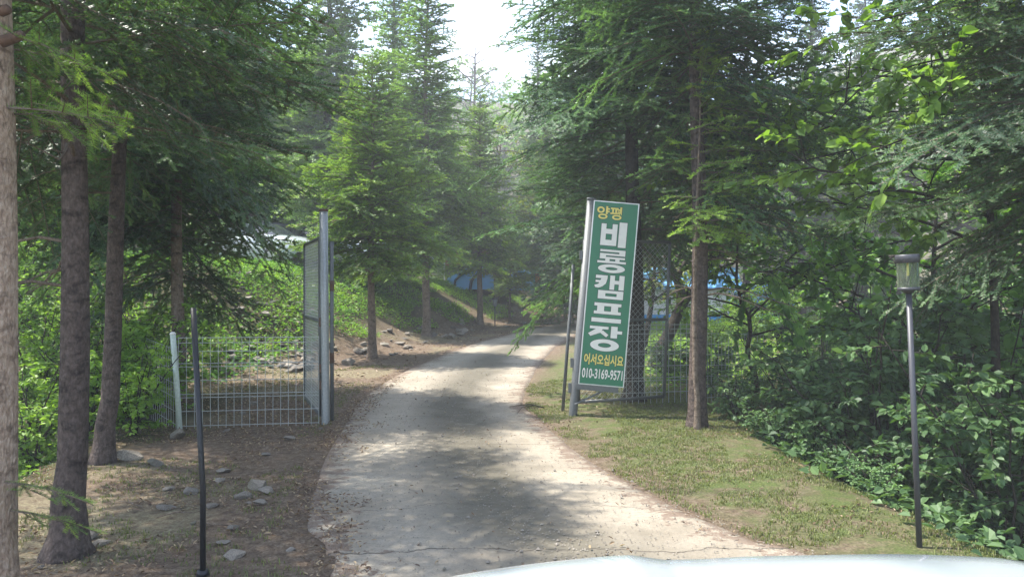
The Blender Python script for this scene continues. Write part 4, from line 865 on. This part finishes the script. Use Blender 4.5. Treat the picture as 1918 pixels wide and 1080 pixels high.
pole = thing('lamp_pole', bp, 'thin straight black pole without a lamp head on the left forecourt', 'pole'); mb = MB(); mb.tube([(0, 0, -.2), (0, 0, .5), (-.055, 0, 1.535)], .0165, 14); mb.obj('tube', M['black'], pole, True)
mb = MB(); mb.tube([(0, 0, .0), (0, 0, .03)], [.04, .03], 12); mb.obj('ground_collar', M['black'], pole, True)
sp = at_ground(927, 25.5); lamp2 = thing('path_lamp', sp, 'small dark path lamp at the foot of the far bank beside a fir', 'lamp'); mb = MB(); mb.tube([(0, 0, -.1), (0, 0, .7)], .018, 8); mb.obj('pole', M['lamp_grey'], lamp2, True)
mb = MB(); mb.tube([(0, 0, .7), (0, 0, .95)], [.06, .09], 12); mb.obj('lamp_glass', M['galv'], lamp2, True); mb = MB(); mb.tube([(0, 0, .95), (0, 0, 1.0)], [.14, .09], 12); mb.obj('lamp_cap', M['lamp_grey'], lamp2, True)

# ------------------------------------------------------------------ parked cars
def car(loc, rz, label, paint, group='cars parked on the bank', suv=0):
    t = thing('parked_car', loc, label, 'car', group, rz); h = 1.45 + .25 * suv
    st = [(-2.25, .45, .62, .62, .80), (-2.2, .28, .80, .78, .84), (-1.75, .24, .93, .93, .90), (-.9, .22, 1.0, 1.0, .91), (.2, .22, 1.0, 1.0, .91), (.95, .22, 1.0, 1.0, .91), (1.6, .24, .92, .92, .9), (2.1, .28, .78, .78, .84), (2.25, .45, .62, .62, .74)]
    mb = MB(); V = []
    for x, zb, zs, zt, w in st: V += [(x, -w * .9, zb), (x, -w, zb + .15), (x, -w, zs - .12), (x, -w * .9, zs), (x, 0, zt + .03), (x, w * .9, zs), (x, w, zs - .12), (x, w, zb + .15), (x, w * .9, zb)]
    k = np.arange(len(st) - 1)[:, None] * 9 + np.arange(8)[None]; k = k.ravel(); mb.add(V, Q=np.stack([k, k + 9, k + 10, k + 1], 1))
    mb.add([V[i] for i in range(9)] + [V[-9 + i] for i in range(9)], T=[(0, i, i + 1) for i in range(1, 8)] + [(9, 9 + i + 1, 9 + i) for i in range(1, 8)]); mb.obj('body', M[paint], t, True)
    cab = [(-1.75 - .3 * suv, .93, .98, .80), (-1.15 - .5 * suv, h - .08, h - .02, .66), (-.2, h, h + .03, .68), (.35, h - .05, h - .02, .66), (1.15, .96, 1.0, .80)]
    mb = MB(); V = []
    for x, zs, zt, w in cab: V += [(x, -.84, .95), (x, -w, zs), (x, 0, zt), (x, w, zs), (x, .84, .95)]
    k = (np.arange(4)[:, None] * 5 + np.arange(4)[None]).ravel(); mb.add(V, Q=np.stack([k, k + 5, k + 6, k + 1], 1)); mb.obj('window', M['glass_dark'], t, True)
    mb = MB(); V = []
    for x, zs, zt, w in cab[1:4]: V += [(x, -w - .01, zs), (x, 0, zt + .03), (x, w + .01, zs)]
    k = (np.arange(2)[:, None] * 3 + np.arange(2)[None]).ravel(); mb.add(V, Q=np.stack([k, k + 3, k + 4, k + 1], 1)); mb.obj('roof', M[paint], t, True)
    for sx in (-1.4, 1.4):
        for sy in (-.8, .8):
            mb = MB(); mb.tube([(sx, sy - .11, .33), (sx, sy + .11, .33)], .33, 20); wv = mb.obj('wheel', M['tyre'], t); s = 1 if sy > 0 else -1
            mb = MB(); mb.tube([(sx, sy + s * .10, .33), (sx, sy + s * .118, .33)], .2, 16); mb.obj('rim', M['rim'], wv)
    for sy in (-.6, .6):
        mb = MB(); mb.box((2.08, sy - .2, .62), (2.22, sy + .2, .76)); mb.obj('headlight', M['headlight'], t); mb = MB(); mb.box((-2.24, sy - .2, .66), (-2.1, sy + .2, .80)); mb.obj('tail_light', M['red_light'], t)
    mb = MB()
    for k in range(4): mb.box((2.2, -.42, .46 + k * .06), (2.262, .42, .49 + k * .06))
    mb.obj('grille', M['chrome'], t); return t
def on_plateau(px, Y): x = X(px, Y); return (x, Y, gz(x, Y) + .02)
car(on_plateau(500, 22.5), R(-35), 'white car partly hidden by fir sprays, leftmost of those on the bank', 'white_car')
car(on_plateau(630, 23.5), R(-25), 'silver white car seen above the open gate leaf on the bank', 'silver_car')
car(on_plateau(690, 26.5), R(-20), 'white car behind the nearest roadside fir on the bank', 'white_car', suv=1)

# tents and tarpaulins
def tent(loc, rz, w, d, h, label, mat, band=None, straps=True):
    t = thing('tent', loc, label, 'tent', None, rz); mb = MB(); q = 9; V = []
    for j in range(5):
        for i in range(q):
            a = i / (q - 1) * math.pi; k = 1 - .12 * abs(j - 2) ** 1.5 / 2
            V.append((-w / 2 * math.cos(a) * k, (j / 4 - .5) * d, h * k * math.sin(a) ** .8))
    kk = (np.arange(4)[:, None] * q + np.arange(q - 1)[None]).ravel(); mb.add(V, Q=np.stack([kk, kk + q, kk + q + 1, kk + 1], 1))
    for j in (0, 4): mb.add([V[j * q + i] for i in range(q)], T=[(0, i, i + 1) for i in range(1, q - 1)])
    mb.obj('canopy', M[mat], t, True)
    if straps:
        mb = MB()
        for i in (2, 4, 6): mb.tube([np.array(V[j * q + i]) * 1.02 for j in range(5)], .05, 5)
        mb.tube([np.array(V[i]) * (1.02, 1.04, 1.02) for i in range(q)], .05, 5); mb.tube([np.array(V[i]) * (.6, 1.08, .9) + (.2, 0, 0) for i in range(q)], .06, 5); mb.obj('strap', M['tarp_dark'], t)
    return t
tent(on_plateau(893, 31), .2, 2.7, 2.4, .95, 'sky blue tent with dark straps behind the roadside firs', 'tarp_sky')
tent(on_plateau(962, 40), .1, 3.2, 2.4, 1.25, 'second light blue tent farther along the bank, right of the strapped one', 'tarp_sky', straps=False)
tp = on_plateau(878, 34); tp = (tp[0], tp[1], tp[2] - .7); t = thing('tarpaulin', tp, 'reddish brown tarpaulin stretched on poles above the blue tent', 'tarpaulin')
mb = MB(); gx = np.linspace(-1.1, 1.1, 12); V = [(x_, .05 * math.sin(x_ * 4), z_) for z_ in (1.55, 2.05, 2.55) for x_ in gx]; V = [(a_, b_, c_ + (.22 * a_ if c_ > 2 else 0)) for a_, b_, c_ in V]; kk = (np.arange(2)[:, None] * 12 + np.arange(11)[None]).ravel()
mb.add(V, Q=np.stack([kk, kk + 1, kk + 13, kk + 12], 1)); mb.add([(a_, b_ + .012, c_) for a_, b_, c_ in V], Q=np.stack([kk, kk + 12, kk + 13, kk + 1], 1)); mb.obj('cloth', M['tarp_brown'], t, True)
for sx in (-1.12, 1.12):
    mb = MB(); mb.tube([(sx, .03, .55), (sx, .03, 2.9)], .03, 8); mb.obj('pole', M['alu'], t)
ob = at_ground(1012, 30.6); t = thing('nest_box', (ob[0], ob[1] - .15, ob[2] + 1.25), 'orange box fixed to the pale fir trunk at the far bend', 'box'); mb = MB(); mb.box((-.22, -.12, 0), (.16, .12, .72)); mb.box((-.26, -.16, .72), (.2, .16, .76)); mb.obj('case', M['orange'], t)
# long blue and white tarpaulin pavilion on the right
pv = at_ground(1290, 27); t = thing('pavilion', pv, 'white walled pavilion with blue roof sheets and blue base band behind the crooked tree', 'pavilion', rz=-.12)
mb = MB(); mb.box((-2.6, 0, .30), (1.6, 2.5, 1.25)); mb.obj('wall', M['tarp_white'], t); mb = MB(); mb.box((-2.65, -.05, 0), (1.65, 2.55, .30)); mb.obj('base_band', M['tarp_blue'], t)
mb = MB(); mb.add([(-2.9, -.4, 1.25), (1.9, -.4, 1.25), (1.9, 1.25, 2.05), (-2.9, 1.25, 2.05), (1.9, 2.9, 1.25), (-2.9, 2.9, 1.25)], Q=[(0, 1, 2, 3), (3, 2, 4, 5)], T=[(0, 3, 5), (1, 4, 2)]); mb.obj('roof', M['tarp_sky'], t)
for sx in (-2.2, -.4, 1.4):
    mb = MB(); mb.tube([(sx, -.3, -.1), (sx, -.3, 1.25)], .035, 8); mb.obj('pole', M['tarp_sky'], t)
tent(at_ground(1425, 29), .3, 2.6, 2.0, 1.5, 'blue tent glimpsed through leaves right of the grey fir', 'tarp_sky', straps=False)
# fallen twig on the right road edge
tw = at_ground(985, 10.0); t = thing('fallen_twig', (tw[0], tw[1], base_z(tw[1]) + .02), 'bare forked twig lying on the right edge of the concrete', 'twig'); mb = MB()
mb.tube([(.25, 0, .02), (.05, .12, .05), (-.22, .1, .02)], [.008, .006, .003], 6); mb.tube([(.12, .06, .04), (-.05, -.12, .05), (-.12, -.4, .01)], [.006, .004, .002], 6); mb.tube([(.2, 0, .03), (.05, -.05, .02), (.0, -.1, .06)], [.005, .004, .002], 5); mb.obj('stick', M['bark_dark'], t, True)

for k, (px, py, l_, a_, lab) in enumerate([(505, 830, .3, .2, 'thin stick lying in front of the left wire fence'), (395, 985, .28, 2.9, 'dark stick in the needles beside the pointed dark stone'), (330, 965, .25, .5, 'thin stick left of the black pole'), (250, 940, .35, 2.4, 'stick lying right of the flared trunk, above the flat stone'), (540, 905, .22, .9, 'small stick between the stone pile and the concrete')]):
    Y = CAM_H * FPX / (py - 540); g0 = (X(px, Y), Y, gz(X(px, Y), Y) + .012); t = thing('fallen_stick', g0, lab, 'stick', 'sticks on the left forecourt', a_); mb = MB(); mb.tube([(-l_ / 2, 0, .0), (0, .03, .012), (l_ / 2, -.02, .004)], [.004, .006, .003], 6); mb.tube([(0, .03, .012), (l_ * .2, .09, .02)], [.004, .002], 5); mb.obj('stick', M['bark_brown'], t, True)

# ------------------------------------------------------------------ the car the photo is taken from: its nose
own = thing('white_car', (.60, 0, 0), 'white car bonnet crossing the bottom right of the photo', 'car')
nu_, nv_ = 121, 30; uu = np.linspace(-.93, .93, nu_); vv = np.linspace(0, 1, nv_); UU, VV = np.meshgrid(uu, vv)
front = 1.93 - .14 * np.abs(UU / .93) ** 4; YY = .55 + (front - .55) * VV
prof = np.interp(UU + .60, [-.33, -.24, -.02, .17, .26, .31, .35, .40, .49, .62, 1.0, 1.25, 1.53], [.902, .928, .945, .960, .966, .968, .962, .955, .957, .964, .972, .972, .95])
ZZ = prof + .10 * (1 - VV) ** 1.3 - .012 * np.clip((VV - .93) / .07, 0, 1) ** 2
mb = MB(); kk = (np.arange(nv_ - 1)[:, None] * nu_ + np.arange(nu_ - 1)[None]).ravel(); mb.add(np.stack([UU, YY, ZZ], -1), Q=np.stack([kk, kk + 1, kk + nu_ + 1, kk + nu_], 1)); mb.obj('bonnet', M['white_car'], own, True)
mb = MB(); V = []; fr = 1.93 - .14 * np.abs(uu / .93) ** 4; zt = ZZ[-1] - .012
for z_, o_ in ((None, .0), (.75, .05), (.5, .06), (.28, -.03)): V += [(u_, f_ + o_, (zt[i] if z_ is None else z_)) for i, (u_, f_) in enumerate(zip(uu, fr))]
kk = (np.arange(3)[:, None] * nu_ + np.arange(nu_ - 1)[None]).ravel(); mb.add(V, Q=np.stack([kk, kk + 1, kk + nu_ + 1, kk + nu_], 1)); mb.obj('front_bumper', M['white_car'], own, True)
for s in (-1, 1):
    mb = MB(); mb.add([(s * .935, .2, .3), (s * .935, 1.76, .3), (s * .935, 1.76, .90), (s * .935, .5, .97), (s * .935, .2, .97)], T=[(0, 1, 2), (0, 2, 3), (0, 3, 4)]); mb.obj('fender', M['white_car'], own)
    mb = MB(); mb.tube([(s * .84, 1.05, .34), (s * .97, 1.05, .34)], .34, 24); wv = mb.obj('wheel', M['tyre'], own); mb = MB(); mb.tube([(s * .97, 1.05, .34), (s * .985, 1.05, .34)], .21, 18); mb.obj('rim', M['rim'], wv)
    mb = MB(); mb.box((s * .66 - .17, 1.80, .68), (s * .66 + .17, 1.95, .80)); mb.obj('headlight', M['headlight'], own)
mb = MB()
for k in range(4): mb.box((-.4, 1.95, .50 + k * .05), (.4, 1.995, .52 + k * .05))
mb.obj('grille', M['chrome'], own)

# ------------------------------------------------------------------ added thin mist volume, standing in for the windscreen veil and mild depth fade
mh = bpy.data.materials.new('veil_haze'); mh.use_nodes = True; t = mh.node_tree; t.nodes.clear(); o = N(t, 'ShaderNodeOutputMaterial'); v = N(t, 'ShaderNodeVolumePrincipled')
v.inputs['Color'].default_value = (.86, .90, .92, 1); v.inputs['Density'].default_value = .0032; t.links.new(v.outputs[0], o.inputs['Volume'])
mb = MB(); mb.box((-96, -12, -6), (96, 156, 62)); tag(mb.obj('veil_haze', mh), kind='stuff')
